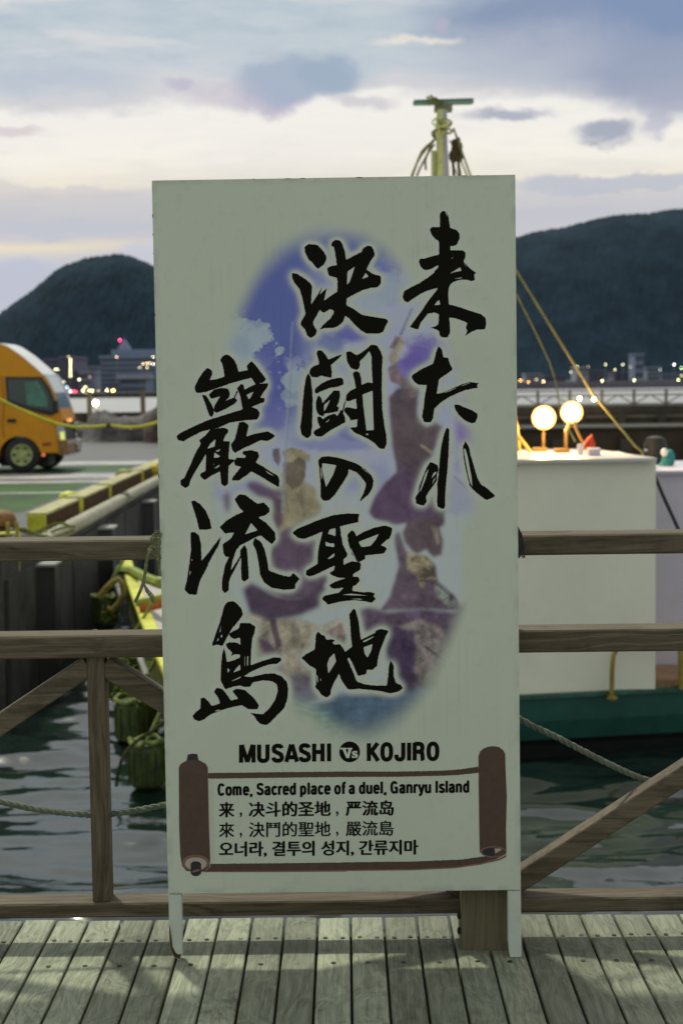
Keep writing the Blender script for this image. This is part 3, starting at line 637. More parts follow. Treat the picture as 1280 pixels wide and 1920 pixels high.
CH.append(('brush written character 決 at the top of the middle column', 540, 440, 6.4, [([(195,150),(245,108),(350,120),(420,190),(460,260),(455,310),(420,365),(380,390),(365,410),(330,385),(290,330),(245,295),(205,210)], []),
  ([(45,455),(110,470),(200,525),(265,580),(288,620),(275,840),(340,740),(415,620),(375,720),(430,670),(465,640),(430,790),(500,740),(590,680),(592,560),(585,515),(490,490),(465,400),(520,372),(585,365),(570,250),(550,145),(515,130),(525,90),(560,60),(620,65),(650,110),(680,200),(695,300),(780,255),(880,205),(895,165),(950,130),(1000,135),(1025,180),(1042,240),(990,310),(940,415),(1000,460),(1050,480),(1105,490),(1115,540),(1110,590),(1070,630),(1000,635),(900,660),(800,710),(700,765),(700,845),(790,890),(885,960),(1000,980),(1120,1000),(1185,1010),(1198,1045),(1165,1100),(1140,1165),(1080,1185),(940,1185),(880,1150),(800,1080),(740,1010),(685,970),(660,1040),(600,1095),(550,1115),(430,1120),(380,1140),(410,1090),(500,1010),(545,940),(550,910),(505,890),(430,935),(400,920),(380,895),(340,970),(300,1040),(300,1075),(345,1150),(330,1200),(275,1240),(230,1210),(200,1130),(150,1080),(155,1040),(210,950),(190,850),(165,740),(140,650),(80,580),(50,520)], [[(800,380),(712,440),(705,600),(740,560),(765,490)],[(930,455),(885,530),(965,500)]])]))
CH.append(('brush written character 闘 in the middle column', 550, 640, 6.737, [([(290,150),(310,110),(360,115),(410,175),(440,230),(530,190),(620,160),(560,225),(470,300),(485,370),(480,460),(430,450),(345,430),(300,455),(230,450),(200,395),(215,340),(270,305),(325,290),(315,220)], []),
  ([(185,400),(215,450),(235,600),(242,750),(240,900),(235,1080),(220,1190),(175,1225),(105,1180),(85,1090),(105,950),(120,750),(135,600),(155,470)], []),
  ([(265,640),(280,590),(370,520),(480,475),(600,455),(628,480),(632,545),(560,570),(450,590),(350,630),(290,660)], []),
  ([(320,680),(355,720),(368,780),(430,710),(510,620),(580,620),(590,680),(570,770),(545,820),(575,830),(560,885),(480,900),(390,912),(380,945),(320,930),(285,860),(282,770),(300,710)], [[(465,735),(385,800),(385,880),(400,870),(440,790)]]),
  ([(300,950),(345,950),(370,985),(430,940),(520,910),(555,945),(600,860),(615,880),(655,740),(660,760),(625,900),(650,960),(655,1020),(580,1060),(470,1120),(360,1200),(290,1200),(250,1160),(270,1125),(340,1085),(310,1030)], [[(460,975),(415,1010),(410,1030),(440,1005)]]),
  ([(665,130),(720,125),(795,175),(860,140),(945,75),(980,38),(1050,50),(1100,120),(1125,200),(1118,350),(1115,600),(1120,850),(1145,1050),(1170,1180),(1178,1280),(1150,1358),(1080,1350),(1030,1290),(960,1240),(860,1190),(770,1150),(710,1090),(800,1080),(810,980),(725,1000),(700,950),(635,880),(650,835),(700,830),(790,855),(800,840),(790,720),(705,755),(660,750),(670,670),(720,620),(790,590),(770,490),(750,400),(790,370),(835,395),(855,470),(860,550),(940,515),(1000,530),(990,350),(985,180),(955,120),(900,190),(835,250),(840,300),(820,350),(780,358),(720,330),(680,260),(670,190)], [[(870,670),(1000,620),(1005,850),(1015,1120),(920,1125),(905,1000),(880,800)],[(905,1165),(950,1165),(935,1190)]])]))
CH.append(('brush written character の in the middle column', 540, 840, 6.4, [([(360,150),(400,105),(480,97),(600,115),(720,150),(830,190),(930,260),(1000,330),(1025,390),(1010,480),(960,560),(865,640),(860,630),(900,550),(930,470),(930,420),(880,350),(820,290),(725,250),(720,310),(680,380),(640,440),(560,560),(490,630),(420,630),(390,590),(390,450),(375,250)], [[(410,180),(580,205),(540,320),(455,470),(430,370),(405,250)],[(385,215),(398,260),(412,340),(400,380),(392,300)],[(860,222),(930,270),(990,330),(960,305),(900,255)]])]))
CH.append(('brush written character 聖 in the middle column', 540, 840, 6.4, [([(50,1018),(110,970),(250,910),(400,850),(540,805),(700,785),(855,788),(845,830),(840,890),(720,915),(620,940),(635,1040),(655,1160),(710,1270),(700,1310),(665,1330),(665,1405),(760,1360),(860,1370),(875,1400),(860,1465),(780,1510),(775,1545),(840,1545),(860,1590),(820,1640),(775,1660),(770,1715),(900,1730),(1000,1730),(1045,1750),(1020,1775),(1050,1810),(1000,1860),(920,1840),(800,1825),(640,1840),(480,1880),(430,1835),(405,1810),(430,1775),(610,1735),(670,1675),(560,1690),(520,1680),(492,1645),(550,1610),(690,1560),(600,1555),(530,1530),(497,1500),(550,1465),(560,1410),(450,1460),(330,1520),(250,1540),(212,1520),(220,1470),(290,1430),(355,1390),(355,1300),(370,1180),(400,1060),(415,1000),(300,1050),(200,1090),(120,1080)], [[(475,1030),(500,975),(570,960),(568,1060),(520,1040)],[(448,1120),(500,1145),(555,1145),(555,1190),(450,1175)],[(555,1260),(470,1330),(500,1330),(555,1300)],[(640,1762),(760,1747),(960,1772),(760,1768)],[(740,1812),(860,1806),(900,1822),(800,1815)]]),
  ([(712,1040),(760,985),(800,1010),(815,1060),(900,1010),(1020,960),(1150,930),(1220,945),(1250,965),(1240,1020),(1215,1085),(1170,1110),(1110,1170),(1150,1180),(1185,1205),(1150,1265),(1060,1275),(920,1290),(925,1330),(870,1360),(835,1370),(790,1310),(745,1210),(720,1130)], [[(845,1125),(960,1080),(1090,1030),(1050,1100),(990,1175),(880,1190),(855,1150)],[(748,1190),(775,1250),(828,1358),(815,1350),(762,1270)]])]))
CH.append(('brush written character 地 at the foot of the middle column', 560, 1120, 6.4, [([(205,450),(232,410),(270,450),(310,460),(330,510),(400,505),(435,515),(400,545),(430,570),(490,560),(530,610),(555,655),(640,595),(625,470),(615,300),(605,205),(655,135),(680,150),(715,280),(745,510),(830,470),(915,425),(925,400),(980,380),(1070,395),(1070,420),(1040,470),(1010,550),(970,650),(945,760),(940,820),(880,875),(820,865),(805,925),(710,942),(680,880),(640,780),(600,720),(580,740),(640,870),(695,1010),(790,1045),(930,1060),(1055,1060),(1070,960),(1080,820),(1100,760),(1140,820),(1135,940),(1165,1030),(1220,1050),(1248,1090),(1200,1130),(1095,1155),(1000,1130),(850,1110),(720,1100),(660,1105),(590,1105),(540,1040),(505,980),(485,915),(430,1010),(385,1110),(380,1170),(335,1205),(270,1170),(240,1120),(195,1080),(210,1040),(205,860),(130,820),(75,770),(32,725),(90,680),(190,630),(200,540)], [[(425,670),(365,730),(340,810),(355,915),(400,850),(448,770)],[(775,600),(885,560),(870,640),(825,725),(790,680)],[(760,530),(900,465),(895,480),(790,540)],[(212,925),(228,950),(232,1030),(218,1010)],[(255,950),(270,1000),(262,1010)]])]))
CH.append(('brush written character 巌 at the top of the left column', 320, 660, 5.818, [([(265,370),(300,300),(350,220),(400,170),(450,200),(455,240),(425,305),(500,295),(590,265),(575,190),(565,130),(538,90),(560,50),(600,25),(640,35),(690,80),(720,140),(740,215),(840,195),(828,150),(880,95),(930,150),(985,220),(1040,295),(1010,330),(925,355),(900,310),(880,280),(780,305),(640,345),(480,400),(400,430),(340,442),(280,445),(260,400)], []),
  ([(340,465),(380,470),(430,540),(470,620),(470,670),(445,712),(420,690),(390,600)], []),
  ([(415,465),(470,410),(540,390),(620,395),(645,440),(640,490),(600,530),(690,495),(720,420),(735,430),(700,500),(728,525),(700,560),(620,610),(500,665),(470,640),(475,590),(540,480),(440,510)], []),
  ([(722,400),(765,345),(795,360),(805,410),(880,370),(940,345),(1065,340),(1055,380),(1010,440),(975,500),(1025,500),(1020,545),(930,575),(880,600),(940,620),(970,660),(965,700),(940,735),(800,745),(640,770),(510,830),(400,850),(330,870),(210,930),(140,975),(80,960),(62,920),(90,890),(230,820),(400,745),(540,700),(700,650),(785,625),(770,540),(750,450)], [[(825,465),(905,430),(870,500),(850,515)]]),
  ([(430,845),(520,830),(590,825),(630,850),(625,880),(600,900),(570,970),(645,975),(635,1060),(630,1165),(700,1175),(690,1190),(630,1245),(625,1440),(590,1465),(550,1440),(540,1300),(440,1350),(370,1398),(320,1350),(330,1320),(380,1300),(385,1110),(330,1200),(270,1300),(215,1400),(200,1460),(160,1485),(110,1450),(105,1400),(150,1370),(210,1240),(270,1100),(330,1000),(310,960),(380,910)], [[(490,950),(430,1000),(400,1055),(480,1030)],[(545,1055),(485,1080),(520,1090)],[(478,1095),(470,1155),(520,1150),(540,1135)],[(530,1228),(470,1270),(500,1265),(535,1245)],[(470,1210),(475,1225),(466,1235)]]),
  ([(745,765),(800,760),(850,795),(840,850),(825,920),(920,890),(1060,865),(1140,910),(1110,940),(1060,970),(980,960),(880,1010),(790,1050),(700,1100),(670,1070),(655,1010),(700,950),(720,870)], []),
  ([(690,1190),(720,1150),(810,1155),(820,1130),(780,1110),(790,1080),(880,1070),(950,1090),(965,1140),(925,1205),(1000,1245),(1090,1305),(1170,1350),(1185,1400),(1180,1475),(1100,1430),(1020,1380),(950,1340),(880,1300),(820,1350),(740,1400),(665,1400),(680,1360),(770,1250),(700,1235)], [[(1020,1285),(1080,1320),(1140,1360),(1070,1330)]])]))
CH.append(('brush written character 流 in the left column', 330, 910, 5.333, [([(150,160),(180,150),(240,185),(300,260),(340,350),(355,435),(290,445),(230,440),(215,370),(195,300)], []),
  ([(145,470),(185,465),(230,500),(250,590),(255,755),(320,680),(380,600),(450,510),(430,590),(390,660),(340,750),(290,860),(240,950),(215,1050),(205,1095),(130,1090),(85,1045),(110,940),(130,800),(150,650)], [[(150,735),(165,745),(160,760)],[(140,850),(150,870),(130,905)]]),
  ([(585,140),(630,90),(690,95),(760,145),(815,185),(875,170),(930,225),(935,265),(890,300),(820,320),(900,375),(990,470),(995,540),(960,590),(900,545),(850,500),(800,515),(720,560),(640,600),(600,650),(590,680),(560,770),(550,850),(645,700),(640,650),(685,595),(710,640),(720,800),(728,930),(680,965),(655,940),(650,830),(650,720),(560,890),(530,960),(525,1050),(490,1080),(460,1050),(460,950),(490,800),(530,715),(495,715),(475,680),(465,590),(550,530),(580,470),(490,480),(435,420),(500,355),(600,295),(675,265),(630,220)], [[(750,375),(690,490),(815,450),(790,420)]]),
  ([(790,525),(850,565),(885,640),(910,740),(925,850),(1000,880),(1080,905),(1140,915),(1170,875),(1235,935),(1190,990),(1190,1035),(1080,1045),(960,1025),(880,970),(840,890),(825,770),(800,650),(765,580)], [])]))
CH.append(('brush written character 島 at the foot of the left column', 340, 1110, 5.818, [([(470,150),(500,110),(560,98),(610,130),(655,180),(672,250),(620,320),(560,390),(510,470),(450,590),(390,575),(340,590),(335,570),(370,470),(420,330),(450,220)], [[(435,365),(415,440),(425,440)],[(400,500),(385,545),(410,520)],[(440,460),(425,500),(450,490)]]),
  ([(640,340),(750,340),(808,380),(795,450),(775,500),(760,640),(755,800),(880,755),(1010,715),(1085,718),(1090,750),(1040,785),(960,790),(860,825),(760,870),(680,920),(760,930),(900,895),(1010,888),(1090,920),(1150,980),(1165,1060),(1155,1170),(1120,1270),(1040,1350),(960,1430),(930,1452),(860,1440),(820,1400),(800,1360),(750,1320),(890,1335),(960,1270),(1020,1180),(1050,1090),(1045,1010),(990,975),(900,965),(780,985),(750,1035),(680,1035),(640,1020),(560,1035),(480,1062),(430,970),(430,850),(445,680),(465,610),(485,690),(495,765),(560,750),(640,715),(640,680),(570,680),(545,708),(555,660),(500,610),(485,565),(530,548),(600,552),(645,575),(640,495),(580,515),(540,495),(515,460),(560,430),(625,400)], [[(500,830),(530,850),(505,885)],[(640,790),(600,830),(565,880),(645,850)],[(530,980),(655,918),(640,940),(560,972)],[(690,700),(694,700),(694,810),(688,812)],[(718,700),(730,700),(728,800),(716,808)]]),
  ([(120,1355),(160,1310),(210,1270),(210,1160),(250,1152),(300,1200),(330,1245),(425,1215),(400,1150),(355,1090),(385,1045),(440,1055),(490,1110),(540,1185),(620,1165),(555,1080),(600,1055),(690,1070),(750,1120),(810,1180),(845,1240),(830,1280),(730,1280),(660,1235),(560,1255),(440,1290),(320,1335),(250,1390),(190,1412),(140,1390)], [[(360,1298),(420,1282),(425,1292),(380,1305)]])]))

def rough(poly, ox, oy, s, jit=.5, seed=0, step=1.6):
    """zoom coordinates -> photo pixels, corner-cut once and roughened like a dry brush edge"""
    g = random.Random(seed); pts = [(ox + x/s, oy + y/s) for x, y in poly]
    out = []; n = len(pts)
    for i in range(n):
        a, b_ = pts[i], pts[(i+1) % n]; L_ = math.hypot(b_[0]-a[0], b_[1]-a[1])
        q_ = min(.22, 1.2 / max(L_, .1))
        st = [q_, 1 - q_]; m_ = int(L_ / step)
        ts = [q_] + [q_ + (1 - 2*q_) * (j+1) / (m_+1) for j in range(m_)] + [1 - q_]
        nx_, ny_ = -(b_[1]-a[1]) / max(L_, 1e-6), (b_[0]-a[0]) / max(L_, 1e-6)
        for t_ in ts:
            e = g.gauss(0, jit * (.45 if L_ > 9 else .3)) * (1.0 if g.random() < .75 else 1.6)
            e = max(-.55, min(.55, e))
            out.append((a[0] + (b_[0]-a[0])*t_ + nx_*e, a[1] + (b_[1]-a[1])*t_ + ny_*e))
    return out
GLY = []
for ci, (lb, ox, oy, s, polys) in enumerate(CH):
    GLY.append((lb, [(rough(o_, ox, oy, s, .5, ci*40+j), [rough(h_, ox, oy, s, .2, 1, 3) for h_ in hs]) for j, (o_, hs) in enumerate(polys)]))

def project(P_):
    d = P_ - CAM; z = d @ Fv; a = (d @ Rv) / z * F_PX; u = (d @ Uv) / z * F_PX
    return CX + a*cr - u*sr, CY - a*sr - u*cr
# ---- printed picture: a fine mesh whose colour attribute holds the flat print
NXG, NYG = 520, 1040
ss, tt_ = np.meshgrid(np.linspace(0, 1, NXG), np.linspace(0, 1, NYG))
def bil(s_, t_): return ((1-s_)*(1-t_))[..., None]*c_bl + (s_*(1-t_))[..., None]*c_br + (s_*t_)[..., None]*c_tr + ((1-s_)*t_)[..., None]*c_tl
GP = bil(ss, tt_)
GX, GY = project(GP)
def pip(poly, X=GX, Y=GY, xy=None):
    m_ = np.zeros(X.shape, bool); pa = np.array(poly); x0_, y0_ = pa.min(0); x1_, y1_ = pa.max(0)
    idx = np.where((X >= x0_) & (X <= x1_) & (Y >= y0_) & (Y <= y1_)); xx, yy = X[idx], Y[idx]; r_ = np.zeros(len(xx), bool)
    n = len(pa)
    for i in range(n):
        xa, ya = pa[i]; xb, yb = pa[(i+1) % n]
        if ya == yb: continue
        c_ = ((ya > yy) != (yb > yy)) & (xx < (xb-xa)*(yy-ya)/(yb-ya)+xa); r_ ^= c_
    m_[idx] = r_; return m_.astype(float)
PXG = 662 / NXG
def blur(a, r_px, it=3):
    k_ = max(1, int(round(r_px / PXG)))
    for _ in range(it):
        for ax in (0, 1):
            pad = [(0, 0), (0, 0)]; pad[ax] = (k_ + 1, k_)
            c_ = np.cumsum(np.pad(a, pad, mode='edge'), axis=ax)
            a = (np.take(c_, np.arange(2*k_+1, c_.shape[ax]), axis=ax) - np.take(c_, np.arange(0, c_.shape[ax]-2*k_-1), axis=ax)) / (2*k_+1)
    return a
def L1(c): return np.array(lin(*c))
PAPER_SEEN = L1((127, 139, 121)); ALB = np.array([.56, .595, .515])
def seen(r_, g_, b_): return np.clip(L1((r_, g_, b_)) / PAPER_SEEN * ALB, 0, .9)
def fbm(sc_, seed, oct_=5):
    g = np.random.default_rng(seed); out = np.zeros(GX.shape); amp = 1; tot = 0
    for o_ in range(oct_):
        n_ = g.random((int(1400/sc_)+3, int(760/sc_)+3)); fx = (GX-270)/sc_; fy = (GY-320)/sc_
        ix, iy = fx.astype(int), fy.astype(int); u, v = fx-ix, fy-iy; u = u*u*(3-2*u); v = v*v*(3-2*v)
        out += amp * ((n_[iy, ix]*(1-u)+n_[iy, ix+1]*u)*(1-v) + (n_[iy+1, ix]*(1-u)+n_[iy+1, ix+1]*u)*v); tot += amp; amp *= .55; sc_ /= 2
    return out / tot
fold_a = fbm(34, 11, 3); fine_ = fbm(9, 12, 3)
paper = np.zeros(GX.shape + (3,)); paper[:] = ALB
art = np.zeros_like(paper); art[:] = seen(128, 141, 136)
def lay(img, msk, col): m3 = msk[..., None]; return img*(1-m3) + np.array(col)*m3
f1 = fbm(70, 1); f2_ = fbm(28, 2); f3 = fbm(150, 3, 3)
sstep = lambda v, a, b_: (lambda t_: t_*t_*(3-2*t_))(np.clip((v-a)/(b_-a), 0, 1))
# sky of the picture
lowfade = sstep(GY, 980, 820)
art = lay(art, lowfade * .9, seen(124, 133, 146))
blue = sstep(GX + (GY-600)*.10, 640, 545) * sstep(GY, 850, 740) * (1 - .9*sstep(f2_*.5+f1*.5, .56, .63) * sstep(GY, 650, 700))
blue = np.maximum(blue, np.clip(sstep(np.hypot((GX-660)/110, (GY-470)/45), 1.3, .6), 0, 1))
art = lay(art, blue, seen(68, 80, 122))
for cx_, cy_, rx_, ry_, c_, am in [(655, 620, 36, 26, (72, 76, 128), .9), (620, 650, 26, 22, (78, 94, 128), .8), (800, 672, 44, 44, (84, 76, 130), .95), (770, 700, 36, 34, (82, 74, 128), .8),
        (865, 660, 22, 34, (112, 112, 138), .7), (875, 800, 26, 48, (100, 88, 130), .8), (730, 500, 26, 22, (84, 92, 134), .9), (735, 545, 30, 30, (106, 118, 136), .6), (880, 745, 14, 12, (110, 108, 140), .7),
        (860, 875, 12, 14, (112, 114, 140), .6), (640, 830, 90, 18, (92, 100, 136), .7), (655, 812, 30, 16, (84, 92, 130), .8), (690, 895, 60, 34, (104, 112, 140), .6), (590, 720, 16, 60, (70, 76, 124), .6),
        (365, 770, 14, 26, (108, 112, 132), .6), (440, 915, 66, 26, (112, 120, 140), .7), (870, 930, 60, 34, (116, 122, 138), .6), (600, 525, 12, 8, (92, 108, 132), .7), (645, 690, 8, 7, (108, 122, 136), .6),
        (508, 780, 26, 36, (78, 86, 128), .8), (500, 700, 40, 60, (68, 76, 124), .7)]:
    d_ = np.hypot((GX-cx_)/rx_, (GY-cy_)/ry_) + (f2_-.5)*.9
    art = lay(art, sstep(d_, 1.25, .55)*am, seen(*c_))
# clouds in the blue
for cx_, cy_, rx_, ry_, am in [(452, 642, 58, 46, 1), (430, 670, 60, 40, .9), (555, 712, 26, 22, .85), (545, 740, 18, 16, .6), (545, 755, 12, 8, .6), (523, 656, 9, 7, .8), (470, 610, 30, 16, .7), (700, 540, 60, 40, .6), (505, 620, 5, 4, .4)]:
    d_ = np.hypot((GX-cx_)/rx_, (GY-cy_)/ry_) + (f2_-.5)*1.1 + (fine_-.5)*.9
    art = lay(art, sstep(d_, 1.05, .8)*am, seen(122, 140, 142) * (.92 + .2*(f1[..., None]-.5)))
art = lay(art, sstep(np.hypot((GX-452)/26, (GY-650)/22), 1.3, .3)*.5, seen(100, 118, 130))
def shape(img, poly, col, feather=1.5, am=1.0, tex=.25, hole=None):
    m_ = pip(poly)
    if feather: m_ = blur(m_, feather * .8, 2)
    fold = np.abs(fold_a - .5) * 2
    k3 = (1 + 1.5*tex*(f2_-.5) + 1.2*tex*(f1-.5) + tex*.9*(fold-.35) + tex*1.1*(fine_-.5))[..., None]
    c_ = np.clip(np.array(seen(*col))[None, None] * np.clip(k3, .3, 2.2), 0, .75)
    m3 = (m_*am)[..., None]; return img*(1-m3) + c_*m3
# rocks, spray and sea
art = shape(art, [(455,1150),(500,1158),(560,1160),(600,1175),(635,1160),(652,1180),(648,1230),(610,1262),(590,1290),(540,1300),(505,1280),(480,1240),(470,1200)], (118,117,100), 3, 1, .7)
art = shape(art, [(478,1240),(500,1175),(520,1230),(545,1270),(520,1282)], (92,88,84), 5, .8, .6)
art = shape(art, [(505,1160),(516,1160),(528,1210),(518,1220)], (66,56,66), 2, .9)
art = shape(art, [(600,1190),(640,1168),(650,1190),(640,1215),(622,1198)], (88,78,76), 2, .8, .9)
art = shape(art, [(482,1195),(500,1200),(520,1222),(492,1226)], (64,56,68), 3, .9)
art = shape(art, [(545,1262),(590,1270),(600,1310),(560,1330),(535,1300)], (74,74,86), 6, .8)
art = shape(art, [(660,1152),(690,1138),(728,1148),(790,1140),(850,1148),(872,1130),(905,1125),(880,1190),(850,1235),(830,1265),(800,1330),(700,1330),(690,1290),(735,1270),(720,1215),(680,1180)], (70,62,74), 4, 1, .6)
art = shape(art, [(745,1175),(790,1160),(830,1180),(840,1225),(835,1262),(800,1290),(775,1260),(778,1210)], (98,96,90), 2.5, .95, .8)
art = shape(art, [(738,1178),(778,1182),(776,1250),(768,1290),(735,1280),(728,1210)], (56,48,66), 2.5, .85, .4)
art = shape(art, [(790,1210),(800,1212),(838,1240),(834,1244)], (48,44,50), .8, .8)
art = shape(art, [(560,1335),(640,1300),(740,1300),(850,1280),(900,1290),(780,1400),(600,1400)], (66,86,98), 6, 1, .4)
art = shape(art, [(440,1360),(520,1315),(590,1320),(640,1370),(660,1400),(520,1400)], (104,128,106), 16, .9, .4)
wave_ = np.clip(np.sin(GY*.55 + 4*f1*6)*.5 + .5, 0, 1) * sstep(GY, 1300, 1325)
art = lay(art, wave_*.25, seen(52, 70, 84))
# two generic statue figures, softly drawn: one standing seen from behind, one leaping
dk = (62, 55, 66); br_ = (74, 67, 70); kh = (112, 111, 88)
art = shape(art, [(455,1105),(470,1092),(520,1118),(560,1120),(600,1085),(612,1105),(598,1138),(560,1155),(505,1165),(468,1150)], dk, 4, 1, .3)
art = shape(art, [(398,1130),(420,1122),(410,1165)], (84,70,74), 4, .8)
art = shape(art, [(518,985),(592,972),(604,1010),(614,1090),(585,1120),(540,1125),(500,1108),(506,1045)], (70,62,72), 3, 1, .45)
art = shape(art, [(512,1040),(540,1005),(575,1015),(585,1030),(560,1050),(575,1075),(540,1085),(515,1070)], (72,62,74), 4, 1, .3)
art = shape(art, [(512,900),(528,888),(548,886),(566,900),(592,915),(604,938),(600,962),(585,975),(555,985),(520,1000),(512,960)], kh, 3, 1, .35)
art = shape(art, [(512,930),(528,935),(530,980),(518,995),(510,965)], (70,58,66), 3, .9)
art = shape(art, [(462,905),(480,902),(520,918),(532,926),(514,940),(482,930),(466,918)], (76,64,82), 4, .95)
art = shape(art, [(418,930),(428,922),(434,940),(428,965),(420,950)], (78,64,80), 4, .8)
art = shape(art, [(530,872),(540,850),(565,845),(574,868),(572,895),(562,912),(548,918),(532,900)], (82,78,66), 2, 1, .3)
art = shape(art, [(528,846),(545,839),(568,843),(582,856),(578,866),(560,856),(548,866),(536,866)], kh, 2, 1, .5)
art = shape(art, [(511,842),(523,840),(526,862),(522,874),(512,862)], (78,70,76), 2, .9)
for a_, b_ in (((534,925),(540,958)), ((556,925),(566,952)), ((562,915),(570,968))):
    art = shape(art, [a_, (a_[0]+1.6, a_[1]), (b_[0]+1.6, b_[1]), b_], (58,55,46), .6, .7)
art = shape(art, [(547,602),(549.5,602),(531,962),(526.5,962)], (122,134,142), .5, .55)
art = shape(art, [(549.5,640),(550.8,640),(529,960),(527.5,960)], (56,62,74), .4, .6)
art = shape(art, [(728,745),(745,728),(760,725),(785,730),(782,775),(800,800),(812,790),(830,800),(818,835),(806,862),(785,880),(755,885),(740,862),(732,820)], br_, 3, 1, .25)
art = shape(art, [(726,690),(742,680),(750,702),(780,720),(786,738),(770,748),(748,722),(732,715)], (96,88,88), 2, 1, .4)
art = shape(art, [(728,672),(738,640),(752,626),(758,645),(748,672),(738,688)], (124,122,108), 1.5, 1, .5)
art = shape(art, [(729,652),(742,630),(750,632),(740,655)], (86,76,84), 1.5, .8)
art = shape(art, [(748,628),(753,629),(774,578),(771,577)], (80,90,100), .8, .9)
art = shape(art, [(748,735),(762,727),(768,740),(765,752),(752,752)], (84,76,80), 2, .8)
art = shape(art, [(742,865),(802,862),(836,903),(832,985),(800,1000),(765,992),(742,920)], (72,64,72), 3, 1, .35)
art = shape(art, [(740,888),(780,892),(832,900),(842,935),(810,965),(765,980),(735,985),(700,972),(691,960),(702,930),(722,905)], (70,60,76), 3, 1, .25)
art = shape(art, [(786,834),(790,832),(816,850),(812,856)], (124,122,100), 1, .9)
art = shape(art, [(846,890),(852,892),(886,924),(880,922)], (96,104,104), 1.2, .8)
art = shape(art, [(766,975),(815,965),(822,985),(830,1015),(828,1040),(812,1045),(798,1030),(780,1040),(760,1020),(754,1000)], br_, 2.5, 1, .3)
art = shape(art, [(806,985),(820,988),(828,1015),(820,1022)], (112,108,92), 2, .7, .8)
art = shape(art, [(736,1000),(748,998),(762,1035),(800,1045),(816,1060),(820,1090),(850,1115),(862,1132),(866,1145),(790,1142),(712,1145),(730,1120),(742,1080),(748,1060)], (74,66,74), 2.5, 1, .5)
art = shape(art, [(764,1035),(800,1042),(812,1060),(818,1092),(800,1085),(790,1105),(778,1075),(762,1068)], (116,114,84), 2.5, .75, 1.4)
art = shape(art, [(812,1095),(832,1105),(862,1132),(840,1140),(820,1120)], (100,112,100), 3, .8, 1.2)
# oval with soft rim
rim = np.hypot((GX - 642 - (GY-905)*.045) / 252, (GY - 905) / 482) + (f3-.5)*.05
M = sstep(rim, 1.03, .90)
M = M * (1 - .80*sstep(GX, 800, 880)*sstep(GY, 560, 480)) * (1 - .85*sstep(GY, 940, 1010)*sstep(GY, 1140, 1090)*sstep(GX, 850, 880))
img = paper*(1-M[..., None]) + art*M[..., None]
# pale glow printed round every character
ink = np.zeros(GX.shape)
for lb, polys in GLY:
    for o_, hs in polys:
        ink = np.maximum(ink, pip(o_))
halo = np.clip(blur(ink, 6.5)*4.4, 0, 1)
img = lay(img, halo*.93, seen(130, 141, 126))
# faint ageing of the paper: smudges and weather stains
age = 1 + .05*(f3-.5) + .03*(f2_-.5)
drip = fbm(16, 31, 3); streaks = np.repeat(fbm(7, 33, 3)[NYG//2:NYG//2+1], NYG, 0)
img = img * age[..., None] * (1 - (.05*sstep(streaks, .55, .75)*sstep(f1, .45, .65) + .04*sstep(drip, .62, .8))[..., None])
edge_d = np.minimum.reduce([ss*.9, (1-ss)*.9, tt_*1.8, (1-tt_)*1.8])
img = img * (1 - (.16*sstep(edge_d, .02, .0)*sstep(f2_, .35, .7)))[..., None]

m = bpy.data.materials.new('printed_sheet'); m.use_nodes = True; q = NB(m.node_tree); bs = m.node_tree.nodes['Principled BSDF']
at = q.n('ShaderNodeAttribute'); at.attribute_name = 'print'; q.put(bs.inputs['Base Color'], at.outputs['Color'])
bs.inputs['Roughness'].default_value = .5; bs.inputs['Specular IOR Level'].default_value = .08
tcc = q.n('ShaderNodeTexCoord'); bp = q.n('ShaderNodeBump'); bp.inputs['Strength'].default_value = .12; bp.inputs['Distance'].default_value = .002
q.put(bp.inputs['Height'], q.noise(tcc.outputs['Object'], 5, 4, .5)); q.put(bs.inputs['Normal'], bp.outputs[0])
me = grid_mesh('printed_sheet', np.linspace(0, 1, NXG), np.linspace(0, 1, NYG), lambda a, b_: a*0, m)
co = GP + NS*.0006 - np.array(ORG[sb])
me.vertices.foreach_set('co', co.ravel())
ca = me.color_attributes.new('print', 'FLOAT_COLOR', 'POINT')
ca.data.foreach_set('color', np.concatenate([np.clip(img, 0, 1), np.ones(GX.shape+(1,))], -1).ravel().astype(np.float32))
me.update(); sheet_o = link('printed_sheet', me, sb); sheet_o['label'] = 'printed poster sheet with an oval picture of two swordsmen statues above sea and rocks'

M_ink = mat('black_print_ink', (.006, .005, .0035), .7, .1, 6, spec=.08)
M_brown = mat('brown_print_ink', (.075, .042, .030), .6, .1, 60)
M_pink = mat('dull_pink_print_ink', (.20, .105, .09), .6, .1, 60)
M_cream = mat('cream_print_ink', (.42, .36, .30), .6, .05, 20)
M_navy = mat('dark_violet_print_ink', (.018, .012, .028), .5, .1, 20)
M_paperw = mat('paper_white_print', (.62, .66, .58), .5, .02, 5)
_lay = [0.0012]
def flat(polys, name, m_, parent, off=None, label=None, holes_pt=None):
    """thin printed shape on the sheet, in photo-pixel outline placed on the sign's own plane"""
    if off is None: _lay[0] += .00001; off = _lay[0]
    mb_ = MB()
    for j, (o_, hs) in enumerate(polys):
        oo = off + j * .00003
        loops = [[Vector(sgn(x, y, oo)) for x, y in o_]] + [[Vector(sgn(x, y, oo)) for x, y in h_] for h_ in hs]
        tr_ = tessellate_polygon(loops); mb_.add([p_ for l in loops for p_ in l], [tuple(t_) for t_ in tr_])
    o = mb_.build(name, m_, parent); 
    if label: o['label'] = label
    return o
for lb, polys in GLY: flat(polys, 'brush_character', M_ink, sheet_o, .0010, lb)

